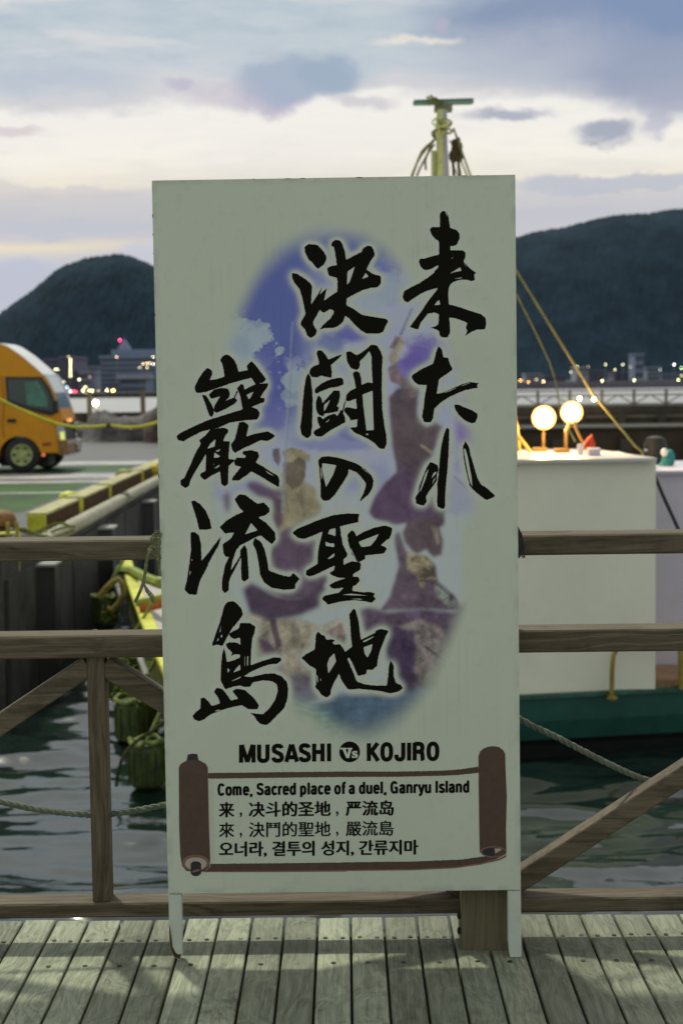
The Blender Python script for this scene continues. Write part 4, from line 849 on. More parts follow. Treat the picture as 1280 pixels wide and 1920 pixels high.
def text(body, pL, pR, hpx, name, m_, thick=0, off=.0012, label=None):
    """body fitted so that its ink runs from photo pixel pL to pR (baseline/bottom) and is hpx tall"""
    c_ = bpy.data.curves.new('text', 'FONT'); c_.body = body; c_.resolution_u = 6
    o_ = bpy.data.objects.new('text', c_); COL.objects.link(o_); bpy.context.view_layer.update()
    me_ = bpy.data.meshes.new_from_object(o_.evaluated_get(bpy.context.evaluated_depsgraph_get()))
    bpy.data.objects.remove(o_); bpy.data.curves.remove(c_)
    n_ = len(me_.vertices); v = np.empty(n_*3); me_.vertices.foreach_get('co', v); v = v.reshape(-1, 3)
    x0_, x1_, y0_, y1_ = v[:, 0].min(), v[:, 0].max(), v[:, 1].min(), v[:, 1].max()
    u = (v[:, 0]-x0_)/(x1_-x0_); w_ = (v[:, 1]-y0_)/(y1_-y0_)
    out = []
    for a_, b_ in zip(u, w_):
        px = pL[0] + (pR[0]-pL[0])*a_ - ROLL*hpx*b_*0; py = pL[1] + (pR[1]-pL[1])*a_ - hpx*b_
        out.append(sgn(px, py, off) - np.array(ORG[sb]))
    out = np.array(out); me_.vertices.foreach_set('co', out.ravel()); me_.materials.clear(); me_.materials.append(m_)
    if thick:   # heavier weight: the same glyph faces again, moved by a fraction of a stroke
        nf = [tuple(p_.vertices) for p_ in me_.polygons]; vs, fs = [], []
        for k_, (ox_, oz_) in enumerate([(0, 0), (-thick, 0), (thick, 0), (0, thick*.5), (0, -thick*.5)]):
            n0 = len(vs); vs += [(v_[0]+ox_, v_[1]-k_*.00001, v_[2]+oz_) for v_ in out.tolist()]; fs += [tuple(n0+i_ for i_ in f_) for f_ in nf]
        me2 = bpy.data.meshes.new(name); me2.from_pydata(vs, [], fs); me2.materials.append(m_); me_ = me2
    me_.update(); me_.name = name; o = link(name, me_, sheet_o); o['label'] = label or ('printed words ' + body); return o
def arc(cx, cy, rx, ry, a0, a1, n=9, p=2.5):
    out = []
    for i in range(n + 1):
        t_ = R(a0 + (a1 - a0) * i / n); c_, s2 = math.cos(t_), math.sin(t_)
        out.append((cx + rx * math.copysign(abs(c_) ** (2/p), c_), cy + ry * math.copysign(abs(s2) ** (2/p), s2)))
    return out
xm = .73
GL = {  # centre lines of a heavy narrow grotesque: (advance, open strokes, closed strokes)
 'M': (.80, [[(.09,0),(.09,1)],[(.12,1),(.365,.03)],[(.365,.03),(.61,1)],[(.64,0),(.64,1)]], []),
 'U': (.64, [[(.09,1)] + arc(.275,.30,.185,.22,180,360) + [(.46,1)]], []),
 'S': (.60, [arc(.275,.73,.175,.19,10,180,8) + [(.12,.62),(.42,.42)] + arc(.275,.27,.185,.19,0,-180,8)], []),
 'A': (.60, [[(.05,0),(.27,.98)],[(.31,.98),(.53,0)],[(.15,.26),(.43,.26)]], []),
 'H': (.64, [[(.09,0),(.09,1)],[(.46,0),(.46,1)],[(.09,.53),(.46,.53)]], []),
 'I': (.28, [[(.11,0),(.11,1)]], []),
 'K': (.63, [[(.09,0),(.09,1)],[(.50,1),(.13,.42)],[(.22,.56),(.52,0)]], []),
 'O': (.66, [], [arc(.29,.5,.20,.43,0,350,35)]),
 'J': (.56, [[(.40,1)] + arc(.24,.28,.16,.21,0,-180,9) + [(.08,.34)]], []),
 'R': (.65, [[(.09,0),(.09,1)],[(.09,.93),(.28,.93)] + arc(.28,.71,.17,.22,90,-90,8) + [(.09,.49)],[(.30,.49)] + [(.43,.42),(.45,.30),(.46,.06),(.49,0)]], []),
 'C': (.60, [arc(.275,.5,.19,.43,35,325,18)], []),
 'G': (.66, [arc(.275,.5,.19,.43,35,300,18),[(.30,.47),(.47,.47)],[(.47,.53),(.47,0)],[(.37,.07),(.47,.2)]], []),
 'o': (.52, [], [arc(.235,.365,.155,.30,0,350,35)]),
 'm': (.78, [[(.09,0),(.09,xm)],[(.09,.5)] + arc(.215,.52,.125,.15,180,0) + [(.34,0)],[(.34,.5)] + arc(.465,.52,.125,.15,180,0) + [(.59,0)]], []),
 'n': (.54, [[(.09,0),(.09,xm)],[(.09,.5)] + arc(.235,.50,.145,.165,180,0) + [(.38,0)]], []),
 'u': (.54, [[(.38,0),(.38,xm)],[(.38,.24)] + arc(.235,.23,.145,.165,0,-180) + [(.09,xm)]], []),
 'e': (.52, [[(.09,.38),(.385,.38)] + arc(.235,.42,.15,.245,0,180,9) + arc(.235,.31,.15,.245,180,330,9)], []),
 'a': (.52, [[(.085,.55)] + arc(.22,.52,.135,.145,160,0,8) + [(.355,.1),(.40,.0)],[(.355,.42),(.22,.40)] + arc(.20,.22,.12,.155,100,290,10) + [(.355,.22)]], []),
 'c': (.49, [arc(.235,.365,.15,.30,35,325,16)], []),
 'r': (.36, [[(.09,0),(.09,xm)],[(.09,.45)] + arc(.25,.45,.16,.215,180,90,6) + [(.32,.665)]], []),
 'd': (.54, [[(.38,0),(.38,1)]], [arc(.235,.365,.145,.30,0,350,35)]),
 'p': (.54, [[(.09,-.22),(.09,xm)]], [arc(.235,.365,.145,.30,0,350,35)]),
 'l': (.27, [[(.11,0),(.11,1)]], []),
 'f': (.32, [[(.15,0)] + arc(.28,.80,.13,.14,180,90,6) + [(.33,.94)],[(.02,.64),(.30,.64)]], []),
 'y': (.50, [[(.05,xm),(.23,.08)],[(.42,xm),(.24,.0)] + [(.20,-.11),(.14,-.155),(.06,-.15)]], []),
 's': (.47, [arc(.22,.535,.135,.135,10,180,8) + [(.10,.45),(.33,.29)] + arc(.22,.20,.14,.14,0,-180,8)], []),
 ',': (.26, [[(.11,.12),(.11,0),(.06,-.15)]], []), ' ': (.24, [], [])}
def ribbon(pl_, w_, closed=False):
    n_ = len(pl_); lt, rt = [], []
    for i in range(n_):
        p_ = Vector(pl_[i]); a_ = Vector(pl_[i-1]) if (i or closed) else p_; b_ = Vector(pl_[(i+1) % n_]) if (i < n_-1 or closed) else p_
        d1 = (p_ - a_); d2 = (b_ - p_)
        if d1.length < 1e-6: d1 = d2
        if d2.length < 1e-6: d2 = d1
        d1.normalize(); d2.normalize(); t_ = d1 + d2
        if t_.length < 1e-3: t_ = d1
        t_.normalize(); nn = Vector((-t_.y, t_.x)); k_ = w_ / 2 / max(.6, nn.dot(Vector((-d1.y, d1.x))))
        lt.append(tuple(p_ + nn*k_)); rt.append(tuple(p_ - nn*k_))
    return lt, rt
def sign_text(body, pL, pR, cap, wt, off=.0012):
    w_tot = sum(GL[c][0] for c in body) - .10; sx = (math.hypot(pR[0]-pL[0], pR[1]-pL[1])) / w_tot; mb_ = MB(); x = -.02; lay_ = 0
    ux, uy = (pR[0]-pL[0]), (pR[1]-pL[1]); L_ = math.hypot(ux, uy); ux /= L_; uy /= L_
    tw_ = wt * cap                        # stroke thickness in pixels, even in x and y
    def pt(p_): return (pL[0] + ux*p_[0], pL[1] + uy*p_[0] - p_[1])
    for c in body:
        adv, op, cl = GL[c]
        for pl_, closed in [(q_, False) for q_ in op] + [(q_, True) for q_ in cl]:
            q2 = [((x + a_)*sx, b_*cap) for a_, b_ in pl_]; lt, rt = ribbon(q2, tw_, closed); lay_ += 1
            oo = off + (lay_ % 7) * .00002
            if closed:
                n_ = len(lt); vs = [sgn(*pt(p_), oo) for p_ in lt + rt]; mb_.add(vs, [(i, (i+1) % n_, n_+(i+1) % n_, n_+i) for i in range(n_)])
            else:
                n_ = len(lt); vs = [sgn(*pt(p_), oo) for p_ in lt + rt]; mb_.add(vs, [(i, i+1, n_+i+1, n_+i) for i in range(n_-1)])
        x += adv
    o = mb_.build('lettering', M_ink, sheet_o); o['label'] = 'printed words ' + body; return o
sign_text('MUSASHI', (449, 1430.4), (620.5, 1427.6), 33.5, .235)
sign_text('KOJIRO', (688.5, 1427.2), (823, 1425.6), 33.5, .235)
circ = [(655.3 + 19.3*math.cos(t_), 1410 + 19.5*math.sin(t_)) for t_ in np.linspace(0, 2*math.pi, 48, endpoint=False)]
flat([(circ, [])], 'versus_disc', M_ink, sheet_o, .0012, 'black disc between the two names')
# Vs with slab serifs
def zz(pts, ox, oy, s): return [(ox + x/s, oy + y/s) for x, y in pts]
vV = zz([(-8,122),(36,122),(36,133),(28,133),(42,168),(50,133),(42,133),(42,122),(76,122),(76,133),(70,133),(54,194),(34,194),(8,133),(-8,133)], 640, 1370, 3.765)
vS = zz([(78,168),(74,158),(78,148),(90,143),(100,146),(108,142),(110,142),(111,160),(104,160),(98,153),(90,153),(90,158),(104,163),(114,170),(115,182),(107,192),(95,194),(86,191),(78,194),(74,194),(73,176),(80,176),(87,184),(97,184),(97,179),(88,174)], 640, 1370, 3.765)
flat([(vV, []), (vS, [])], 'versus_lettering', M_paperw, sheet_o, .0016, 'white letters Vs in the disc')
sign_text('Come, Sacred place of a duel, Ganryu Island', (408.5, 1492), (879, 1486), 22.3, .215)
for y0_, y1_, th_, segs in ((1532.6, 1529, .0015, ('来', '决斗的圣地', '严流岛')), (1570.6, 1567, .0008, ('來', '決鬥的聖地', '嚴流島'))):
    yy_ = lambda x: y0_ + (y1_ - y0_) * (x - 411) / 326
    for tx_, xa_, xb_ in zip(segs, (411, 467, 648.5), (438.5, 619, 737)):
        text(tx_, (xa_, yy_(xa_)), (xb_, yy_(xb_)), 28, 'lettering', M_ink, th_)
    for xa_ in (449.5, 630):
        text(',', (xa_, yy_(xa_) + .5), (xa_ + 4, yy_(xa_) + .5), 9, 'comma', M_ink, th_ * .3, label='printed comma')
text('오너라, 결투의 성지, 간류지마', (411.5, 1607.6), (783, 1603.5), 28.5, 'lettering', M_ink, .0016)
# scroll drawing
za = lambda pts: zz(pts, 310, 1370, 3.765); zb = lambda pts: zz(pts, 640, 1370, 3.765)
ell = lambda cx_, cy_, a_, b_, n_=28: [(cx_ + a_*math.cos(t_), cy_ + b_*math.sin(t_)) for t_ in np.linspace(0, 2*math.pi, n_, endpoint=False)]
flat([(rough([(302,300),(800,294),(1280,289),(1280,327),(800,333),(302,340)], 310, 1370, 3.765, .35, 3, 1.5), []),
      (rough([(0,289),(400,290),(700,284),(830,275),(966,255),(968,298),(830,313),(700,319),(400,326),(0,328)], 640, 1370, 3.765, .35, 4, 1.5), [])], 'scroll_upper_edge', M_brown, sheet_o, .00125)
flat([(za([(316,985),(1280,978),(1280,996),(700,1000),(255,1000)]), []), (zb([(0,976),(500,975),(800,958),(980,935),(1110,905),(1164,876),(1160,895),(1110,917),(980,947),(800,972),(500,987),(0,992)]), [])], 'scroll_lower_shadow_line', M_pink, sheet_o, .00123)
flat([(rough([(316,942),(800,937),(1280,932),(1280,984),(800,990),(280,994),(316,965)], 310, 1370, 3.765, .35, 5, 1.5), []),
      (rough([(0,931),(500,925),(850,911),(1010,888),(1080,895),(1162,840),(1160,872),(1100,905),(980,936),(800,962),(500,978),(0,984)], 640, 1370, 3.765, .35, 6, 1.5), [])], 'scroll_lower_edge', M_brown, sheet_o, .00127)
flat([(za([(150,213),(155,190),(158,170),(188,163),(225,166),(234,210)]), [])], 'scroll_rod_tip', M_navy, sheet_o, .00124)
flat([(za([(95,262),(108,236),(150,212),(195,207),(240,210),(285,235),(300,262),(302,400),(308,700),(317,910),(310,965),(280,993),(235,1000),(150,992),(118,955),(106,880),(98,700),(96,450)]), [])], 'scroll_left_roll', M_brown, sheet_o, .00130)
flat([(za(ell(213, 935, 96, 58)), [])], 'scroll_roll_rim', M_pink, sheet_o, .00135)
flat([(za(ell(215, 940, 76, 44)), [])], 'scroll_roll_end', M_cream, sheet_o, .00140)
flat([(za([(178,945),(188,928),(215,922),(242,928),(253,945),(252,1010),(235,1024),(215,1029),(192,1024),(180,1010)]), [])], 'scroll_rod_end', M_navy, sheet_o, .00145)
flat([(za([(190,992),(216,982),(244,978),(240,992),(216,998),(192,1004)]), [])], 'scroll_rod_shine', M_pink, sheet_o, .0015)
flat([(za([(305,338),(330,338),(345,940),(317,945)]), [])], 'scroll_paper_fold', mat('fold_pink', (.52,.53,.47), .5, .02, 9), sheet_o, .00115)
flat([(zb([(966,182),(978,148),(1000,128),(1035,114),(1070,110),(1110,116),(1140,138),(1154,165),(1158,300),(1166,460),(1160,700),(1163,860),(1145,880),(1090,840),(985,858),(975,862),(972,700),(968,400)]), [])], 'scroll_right_roll', M_brown, sheet_o, .00131)
flat([(zb(ell(1072, 856, 93, 40)), [])], 'scroll_opening_rim', M_pink, sheet_o, .00136)
flat([(zb(ell(1074, 857, 84, 32)), [])], 'scroll_opening', M_brown, sheet_o, .00141)
flat([(zb([(992,857),(1010,840),(1040,830),(1078,828),(1080,884),(1040,884),(1010,876)]), [])], 'scroll_opening_dark', M_navy, sheet_o, .00146)
flat([(zb([(1080,832),(1128,834),(1125,845),(1085,868)]), [])], 'scroll_inner_paper', M_cream, sheet_o, .00147)

# legs of the sign: white posts behind the board with tapered feet
def leg_poly(pts, lab=None):
    return MB().prism([tuple(sgn(x, y, -.0006)) for x, y in pts], tuple(-NS * .032)).build('leg', M_white, sb)
lg = MB().prism([tuple(sgn(x, y, -.001)) for x, y in [(315.8,1678),(339.5,1678),(340.5,1794),(336,1801),(326,1795),(319,1780),(317,1740)]], tuple(-NS*.034)).build('leg', M_white, sb)
lg = MB().prism([tuple(sgn(x, y, -.001)) for x, y in [(952,1671),(976,1671),(977.5,1794),(974,1796),(956,1796),(953,1770)]], tuple(-NS*.034)).build('leg', M_white, sb)
M_rot = mat('rotten_wood_edge', (.06, .035, .012), .9, .4, 60, .5, 200)
MB().prism([tuple(sgn(x, y, .0012)) for x, y in [(317.2,1735),(319.5,1745),(321.5,1760),(323,1775),(328,1786),(334,1791),(339.5,1789),(337,1799),(327,1795),(320,1780.5),(317.6,1755)]], tuple(-NS*.0018)).build('rot_stain', M_rot, sb)
for x_ in (298, 955):   # stiles running up the back
    a_ = sgn(x_ + (29 if x_ < 500 else 8), 1665, -.034); b_ = sgn(x_, 345, -.034)
    MB().bar(a_, b_, .032, .03, up=(0, 1, 0)).build('back_stile', M_white, sb)
for y_ in (360, 1000, 1650):
    MB().bar(sgn(336 if y_ > 700 else 312, y_, -.034), sgn(940, y_ - 8, -.034), .03, .028, up=(0, 1, 0)).build('back_batten', M_white, sb)
# chips and scuffs on the board edge
g = random.Random(4); mbc = MB()
for _ in range(16):
    if g.random() < .5: x_, y_ = g.choice([(284.6, 0), (966, 1)])[0], g.uniform(360, 1000); t_ = (y_-338)/1338; x_ += (31 if x_ < 500 else 11)*t_; w_, h_ = g.uniform(.6, 1.6), g.uniform(2, 9)
    else: x_, y_ = g.uniform(290, 960), 0; y_ = 338 - (x_-284)*11/681; w_, h_ = g.uniform(4, 16), g.uniform(.6, 1.4)
    mbc.prism([tuple(sgn(x_ + a_, y_ + b2, .0012)) for a_, b2 in [(-w_/2, 0), (0, -h_/3), (w_/2, 0), (w_/3, h_), (-w_/4, h_*.8)]], tuple(-NS*.0004))
mbc.build('edge_chip', mat('chip_brown', (.10, .07, .05), .8, .3, 60), sb, kind='stuff')

# ------------------------------------------------------------ boardwalk
bw = root('boardwalk', (0, 3, 0), kind='structure')
PW = .0892; gap = .0066
def deck_prof(x0_, x1_, ya, yb):
    mb_ = MB(); c_ = .003; prof = [(x0_, -.03), (x1_, -.03), (x1_, -c_), (x1_-c_, 0), (x0_+c_, 0), (x0_, -c_)]
    mb_.add([(x, ya, z) for x, z in prof] + [(x, yb, z) for x, z in prof], [tuple(range(6)), tuple(range(11, 5, -1))] + [(i, (i+1) % 6, 6+(i+1) % 6, 6+i)[::-1] for i in range(6)])
    return mb_
proto = deck_prof(-PW/2+gap/2, PW/2-gap/2, -2.2, 4.262).build('deck_board', M_deck, bw)
nb_ = 0
for i in range(-34, 35):
    o = proto if i == -34 else link('deck_board', proto.data, bw)
    o.location = (PW*(i+.5), random.uniform(-.006, .006), random.uniform(-.0015, .001)); o.rotation_euler = (0, random.uniform(-.006, .006), 0)
sc_m = MB()
for i in range(-34, 35):
    x = PW*(i+.5)
    for sx in (-.022, .023): 
        for yy in (4.10, 3.10, 2.1): sc_m.lathe((x+sx+random.uniform(-.002,.002), yy+random.uniform(-.004,.004), .0003), [(.0, -.001), (.0058, -.001), (.0062, .0006), (.0048, .0004), (.0, .0002)], 10)
    sc_m.lathe((x+random.uniform(-.006,.006), 3.915+random.uniform(-.004,.004), .0003), [(.0, -.001), (.0062, -.001), (.0066, .0006), (.005, .0004), (0, .0002)], 10)
sc_m.build('deck_screws', M_screw, bw, kind='stuff')
for yy in (4.1, 3.1, 2.1, 1.1, .1): MB().box((-3.1, yy-.04, -.2), (3.1, yy+.04, -.032)).build('joist', M_darkw, bw)
MB().box((-3.1, 4.14, -.32), (3.1, 4.2, -.034)).build('edge_beam', M_darkw, bw)
for x in (-2.6, -.6, 1.4): MB().lathe((x, 3.9, -3.4), [(.12, 0), (.12, 3.2)], 14).build('pile', M_darkw, bw)

# ------------------------------------------------------------ wooden railing
rl = root('wooden_railing', (0, 4.09, 0), 'weathered timber railing with diagonal braces behind the sign', 'railing')
YR = 4.095
def railx(z0_, z1_, y0_, y1_, nm, xa=-3.0, xb=3.0):
    MB().bar((xa, (y0_+y1_)/2, (z0_+z1_)/2), (xb, (y0_+y1_)/2, (z0_+z1_)/2), y1_-y0_, z1_-z0_, ch=.004).build(nm, M_railx, rl)
railx(1.011, 1.063, 4.05, 4.165, 'top_rail'); railx(.760, .818, 4.05, 4.15, 'middle_rail'); railx(.078, .116, 4.05, 4.135, 'bottom_rail')
MX = [-1.655, .352, 2.36]
for x in MX:
    MB().bar((x, 4.06, -.02), (x, 4.06, .757), .137, .13, up=(0, 1, 0), ch=.004).bar((x, 4.06, .821), (x, 4.06, 1.008), .137, .13, up=(0, 1, 0), ch=.004).bar((x, 4.018, .75), (x, 4.018, 1.008), .137, .046, up=(0, 1, 0), ch=.002).build('main_post', M_post, rl)
    for z in (.06, .10):
        for sx in (-1, 1): MB().lathe((x+sx*.0685, 4.03, z-.02), [(.0, 0), (.009, 0), (.009, .008), (.0, .010)], 6, (sx, 0, 0)).build('bolt_head', M_screw, rl)
for x in (-.648, 1.356, -2.65):
    MB().bar((x, 4.098, .117), (x, 4.098, .759), .046, .062, up=(0, 1, 0), ch=.002).build('baluster', M_railz, rl)
def brace(ax, bx):
    s_ = 1 if bx > ax else -1
    MB().bar((ax + s_*.02, 4.10, .735), (bx - s_*.055, 4.10, .13), .058, .052, up=(0, 0, 1), ch=.003).build('brace', M_railx, rl)
for a_, b_ in ((-.648, .352), (-.648, -1.655), (1.356, .352), (1.356, 2.36), (-2.65, -1.655)): brace(a_, b_)

for px, py in ((178, 1180.5),):
    p_ = at_z(px, py, .8185); MB().lathe((p_[0], p_[1], .8178), [(0, 0), (.0065, 0), (.0065, .0008), (0, .0008)], 12).build('nail_hole', M_screw, rl)
# ropes
def strand_rope(name, pts, r_, m_, label, cat='rope', group=None, pitch=.05, strands=3, parent=None):
    pts = [Vector(p) for p in pts]; seg = [0]
    # Catmull-Rom resample
    dense = []
    for i in range(len(pts)-1):
        p0, p1, p2, p3 = pts[max(i-1,0)], pts[i], pts[i+1], pts[min(i+2, len(pts)-1)]
        n_ = max(4, int((p2-p1).length / (pitch/8)))
        for j in range(n_):
            t_ = j/n_; dense.append(.5*((2*p1) + (p2-p0)*t_ + (2*p0-5*p1+4*p2-p3)*t_*t_ + (3*p1-p0-3*p2+p3)*t_**3))
    dense.append(pts[-1]); mb_ = MB(); ln = 0; fr = []; prev = None
    for i, p in enumerate(dense):
        d = (dense[min(i+1, len(dense)-1)] - dense[max(i-1, 0)]).normalized()
        if prev is None: a_ = Vector((0,0,1)) if abs(d.z) < .9 else Vector((0,1,0)); u = d.cross(a_).normalized()
        else: u = (prev - d*prev.dot(d)).normalized()
        prev = u
        if i: ln += (p - dense[i-1]).length
        fr.append((p, u, d.cross(u), ln))
    for k_ in range(strands):
        ph = 2*math.pi*k_/strands
        mb_.tube([p + (u*math.cos(ph + 2*math.pi*l/pitch) + w*math.sin(ph + 2*math.pi*l/pitch)) * r_*.5 for p, u, w, l in fr], r_*.58, 6)
    return mb_.build(name, m_, parent, smooth=True, label=label, cat=cat, group=group)
rp = lambda px, py, y=4.10: at_y(px, py, y)
strand_rope('rope', [(-1.655, 4.10, .60), rp(-300, 1440), rp(0, 1504), rp(90, 1521), rp(180, 1528), rp(250, 1521), rp(330, 1504), rp(450, 1470), rp(620, 1410), (.30, 4.10, .62)], .0085, M_rope, 'grey-green twisted rope sagging left of the sign through the thin upright', pitch=.06)
strand_rope('rope', [(.40, 4.11, .62), rp(975, 1349, 4.12), rp(1050, 1386, 4.12), rp(1125, 1425, 4.13), rp(1200, 1459, 4.15), rp(1260, 1472, 4.15), rp(1330, 1476, 4.15), rp(1500, 1440, 4.15), (2.3, 4.12, .62)], .0085, M_rope, 'grey-green twisted rope slanting down right of the sign behind the brace', pitch=.06)
# tie of thin twine at the left board edge
t0 = root('twine_tie', tuple(rp(290, 1030, 3.98)), 'knotted green twine tying the sign edge to the top rail, left side', 'twine')
tw = lambda px, py, y=3.955: at_y(px, py, y)
loops = [[(299,996),(292,1000),(285,1006),(284,1016),(290,1022),(296,1030)], [(300,1003),(291,1007),(288,1020),(283,1026),(280,1034)], [(301,1030),(290,1026),(281,1028),(278,1034),(286,1036),(298,1034)],
         [(297,998),(289,1002),(294,1012),(287,1024),(284,1034),(294,1044)], [(300,1015),(295,1040),(298,1062),(300,1080)], [(302,1000),(297,1020),(300,1048)], [(299,1010),(296,1026),(291,1040),(299,1056)]]
for lp in loops: strand_rope('loop', [tw(x, y, 3.955 - .004*(i % 2)) for i, (x, y) in enumerate(lp)], .0036, M_twine, None, None, pitch=.016, strands=2, parent=t0)
strand_rope('hanging_end', [tw(x, y, 3.945) for x, y in [(284,1030),(278,1042),(274,1056),(272,1075),(269,1090),(262,1110),(253,1129)]], .0042, M_twine, None, None, pitch=.018, strands=3, parent=t0)
strand_rope('hanging_end', [tw(x, y, 3.942) for x, y in [(275,1058),(272,1080),(270,1094),(276,1108),(284,1118),(288,1130)]], .0034, M_twine, None, None, pitch=.016, strands=2, parent=t0)
for e in [[(270,1094),(278,1106),(287,1115),(290,1124),(288,1132)], [(270,1096),(273,1108),(281,1120),(286,1131)]]: MB().tube([tw(x, y, 3.94) for x, y in e], .0014, 5).build('frayed_end', M_twine, t0)
for e in [[(299,994),(294,996),(290,994)], [(286,1036),(281,1031),(276,1030)], [(288,1004),(282,1010),(283,1020)]]: MB().tube([tw(x, y, 3.945) for x, y in e], .001, 5).build('frayed_end', M_twine, t0)
t1 = root('cord_tie', tuple(rp(975, 1020, 3.98)), 'dark cord binding the sign edge to the top rail, right side', 'cord')
for lp in [[(970,988),(976,1000),(979,1020),(982,1040),(980,1046),(976,1040),(973,1015)], [(970,1000),(974,1020),(974,1044),(971,1046)], [(971,994),(984,1030)], [(972,1046),(974,1020),(972,996)], [(969,1010),(978,1016),(977,1036),(970,1042)]]:
    MB().tube([at_y(x, y, 3.975) for x, y in lp], .0022, 6).build('cord_loop', M_black, t1)
for lp in [[(977,1000),(981,1020),(983,1046)]]: MB().tube([at_y(x, y, 4.03) for x, y in lp], .0018, 6).build('cord_end', M_black, t1)

# ------------------------------------------------------------ quay furniture
def on_wall(px, py):     # point on the quay wall plane x = QX
    d = ray(px, py); t_ = (QX + .05 - CAM[0]) / d[0]; return CAM + d * t_
fend = None
for i, yy in enumerate((18.4, 23.0, 28.0, 33.0, 38.0, 43.0)):
    lb = ['black rubber quay fender nearest the ladder', 'black rubber quay fender second from the ladder, above the middle rail', 'black rubber quay fender under the striped pipe beside the yellow bow', 'black rubber quay fender, fourth along the wall', 'black rubber quay fender, fifth along the wall', 'black rubber quay fender, farthest along the wall'][i]
    r = root('quay_fender', (QX + .06, yy, WZ - .6), lb, 'fender', 'rubber fenders on the quay wall')
    MB().prism([(QX+.052, yy-.22, -3.0), (QX+.052, yy+.22, -3.0), (QX+.25, yy+.14, -3.0), (QX+.25, yy-.14, -3.0)], (0, 0, 3.0-.62)).build('rubber_body', M_black, r)
    MB().box((QX+.052, yy-.24, -.618), (QX+.27, yy+.24, -.59)).build('top_plate', M_concl, r)
    MB().box((QX+.052, yy+.225, -3.0), (QX+.12, yy+.30, -.62)).build('side_strip', mat('strip_grey', (.17, .17, .17), .8, .2, 6), r)
# kerb beams
for i, (ya, yb) in enumerate([(19.6, 22.1), (22.4, 24.9), (25.15, 28.9), (29.2, 33.4), (33.8, 38.0)]):
    lb = ['rust-sided kerb beam nearest the railing with a yellow end', 'second rust-sided kerb beam from the railing', 'third kerb beam, behind the olive bollard', 'kerb beam mostly hidden by the sign', 'farthest kerb beam'][i]
    r = root('kerb_beam', ((QX - .14), ya, GZ), lb, 'kerb', 'kerb beams along the quay edge')
    MB().bar((QX-.20, ya, GZ+.10), (QX-.20, yb, GZ+.10), .22, .19, ch=.01).build('beam', M_rust, r)
    MB().box((QX-.33, ya+.02, GZ+.197), (QX-.075, yb-.02, GZ+.225)).build('top_face', M_yelcap, r)
    MB().box((QX-.315, ya-.03, GZ), (QX-.085, ya-.001, GZ+.2)).build('end_plate', M_yel, r)
    n_ = int((yb-ya)/.16)
    for j in range(n_): MB().box((QX-.088, ya+.08+j*.16, GZ+.01), (QX-.068, ya+.13+j*.16, GZ+.19)).build('rib', mat('rust_dark', (.09, .045, .02), .85, .3, 8), r)
# segmented edge pipe
for i, (ya, yb) in enumerate([(18.9, 25.6), (26.0, 33.8), (34.2, 42)]):
    r = root('edge_hose', (QX, ya, GZ - .1), ['ribbed pale hose along the quay edge, nearest length', 'ribbed pale hose along the quay edge, length beside the sign', 'ribbed pale hose along the quay edge, farthest length'][i], 'hose', 'ribbed hoses along the quay edge')
    pts = []; rr = []; y_ = ya
    while y_ < yb: pts += [(QX+.02, y_, GZ-.05), (QX+.02, y_+.16, GZ-.05), (QX+.02, y_+.18, GZ-.05), (QX+.02, y_+.30, GZ-.05)]; rr += [.085, .10, .07, .07]; y_ += .32
    MB().tube(pts, rr, 10).build('ribbed_hose', mat('hose_pale', (.36, .34, .26), .7, .15, 8), r, smooth=True)
    for yy in (ya + .1, yb - .2): MB().tube([(QX-.1, yy, GZ+.0), (QX+.02, yy, GZ+.06), (QX+.12, yy, GZ-.05), (QX+.03, yy, GZ-.16)], .012, 6).build('tie', M_twine, r)
def bollard(px, py, D, s_, m_, lb):
    p = at_y(px, py, D)
    r = root('bollard', (p[0], D, GZ), lb, 'bollard', 'mooring bollards on the quay')
    MB().lathe((p[0], D, GZ), [(.12*s_, 0), (.10*s_, .05), (.09*s_, .10*s_)], 16).build('stem', m_, r, smooth=True)
    MB().lathe((p[0], D, GZ + .09*s_), [(.09*s_, 0), (.155*s_, .03*s_), (.165*s_, .08*s_), (.14*s_, .15*s_), (.08*s_, .19*s_), (0, .2*s_)], 20).build('cap', m_, r, smooth=True)
bollard(130, 950, 22.9, .95, M_yel, 'round yellow mooring bollard behind the nearest kerb beam')
bollard(233, 900, 28.4, 1.0, mat('olive_paint', (.20, .20, .03), .6, .4, 9), 'olive mossy mooring bollard with a tilted cap near the second kerb beam')
bollard(287, 905, 30.5, .9, mat('amber_paint', (.45, .33, .02), .6, .3, 9), 'amber mooring bollard at the sign edge')
bollard(3, 985, 19.0, 1.1, mat('rust_orange', (.20, .09, .02), .7, .3, 9), 'rusty mooring bollard at the left picture edge')
# ladder at the left picture edge
r = root('quay_ladder', (QX + .2, 17.5, WZ), 'yellow steel ladder down the quay wall at the left edge', 'ladder')
xl = [at_y(18, 1100, 17.5)[0], at_y(35, 1100, 17.5)[0]]
for x in xl: MB().tube([(x, 17.5, WZ - .5), (x, 17.5, GZ + .3)], .022, 8).build('stile', mat('ladder_yellow', (.32, .26, .02), .6, .3, 6), r)
for j in range(7): MB().tube([(xl[0], 17.5, WZ + .1 + j*.28), (xl[1], 17.5, WZ + .1 + j*.28)], .016, 6).build('rung', M_metal, r)
r = root('orange_buoy', tuple(at_y(-8, 1070, 17.2)), 'orange buoy half cut by the left picture edge under the top rail', 'buoy')
c_ = at_y(-12, 1070, 17.2); MB().sphere(c_, .14, 16, 10, (1, 1, 1.2)).build('float', mat('buoy_orange', (.55, .12, .01), .5, .15, 8), r, smooth=True)
MB().tube([(c_[0], c_[1], c_[2]+.1), (c_[0]-.05, c_[1], c_[2]+.45)], .01).build('lanyard', M_yelrope, r)
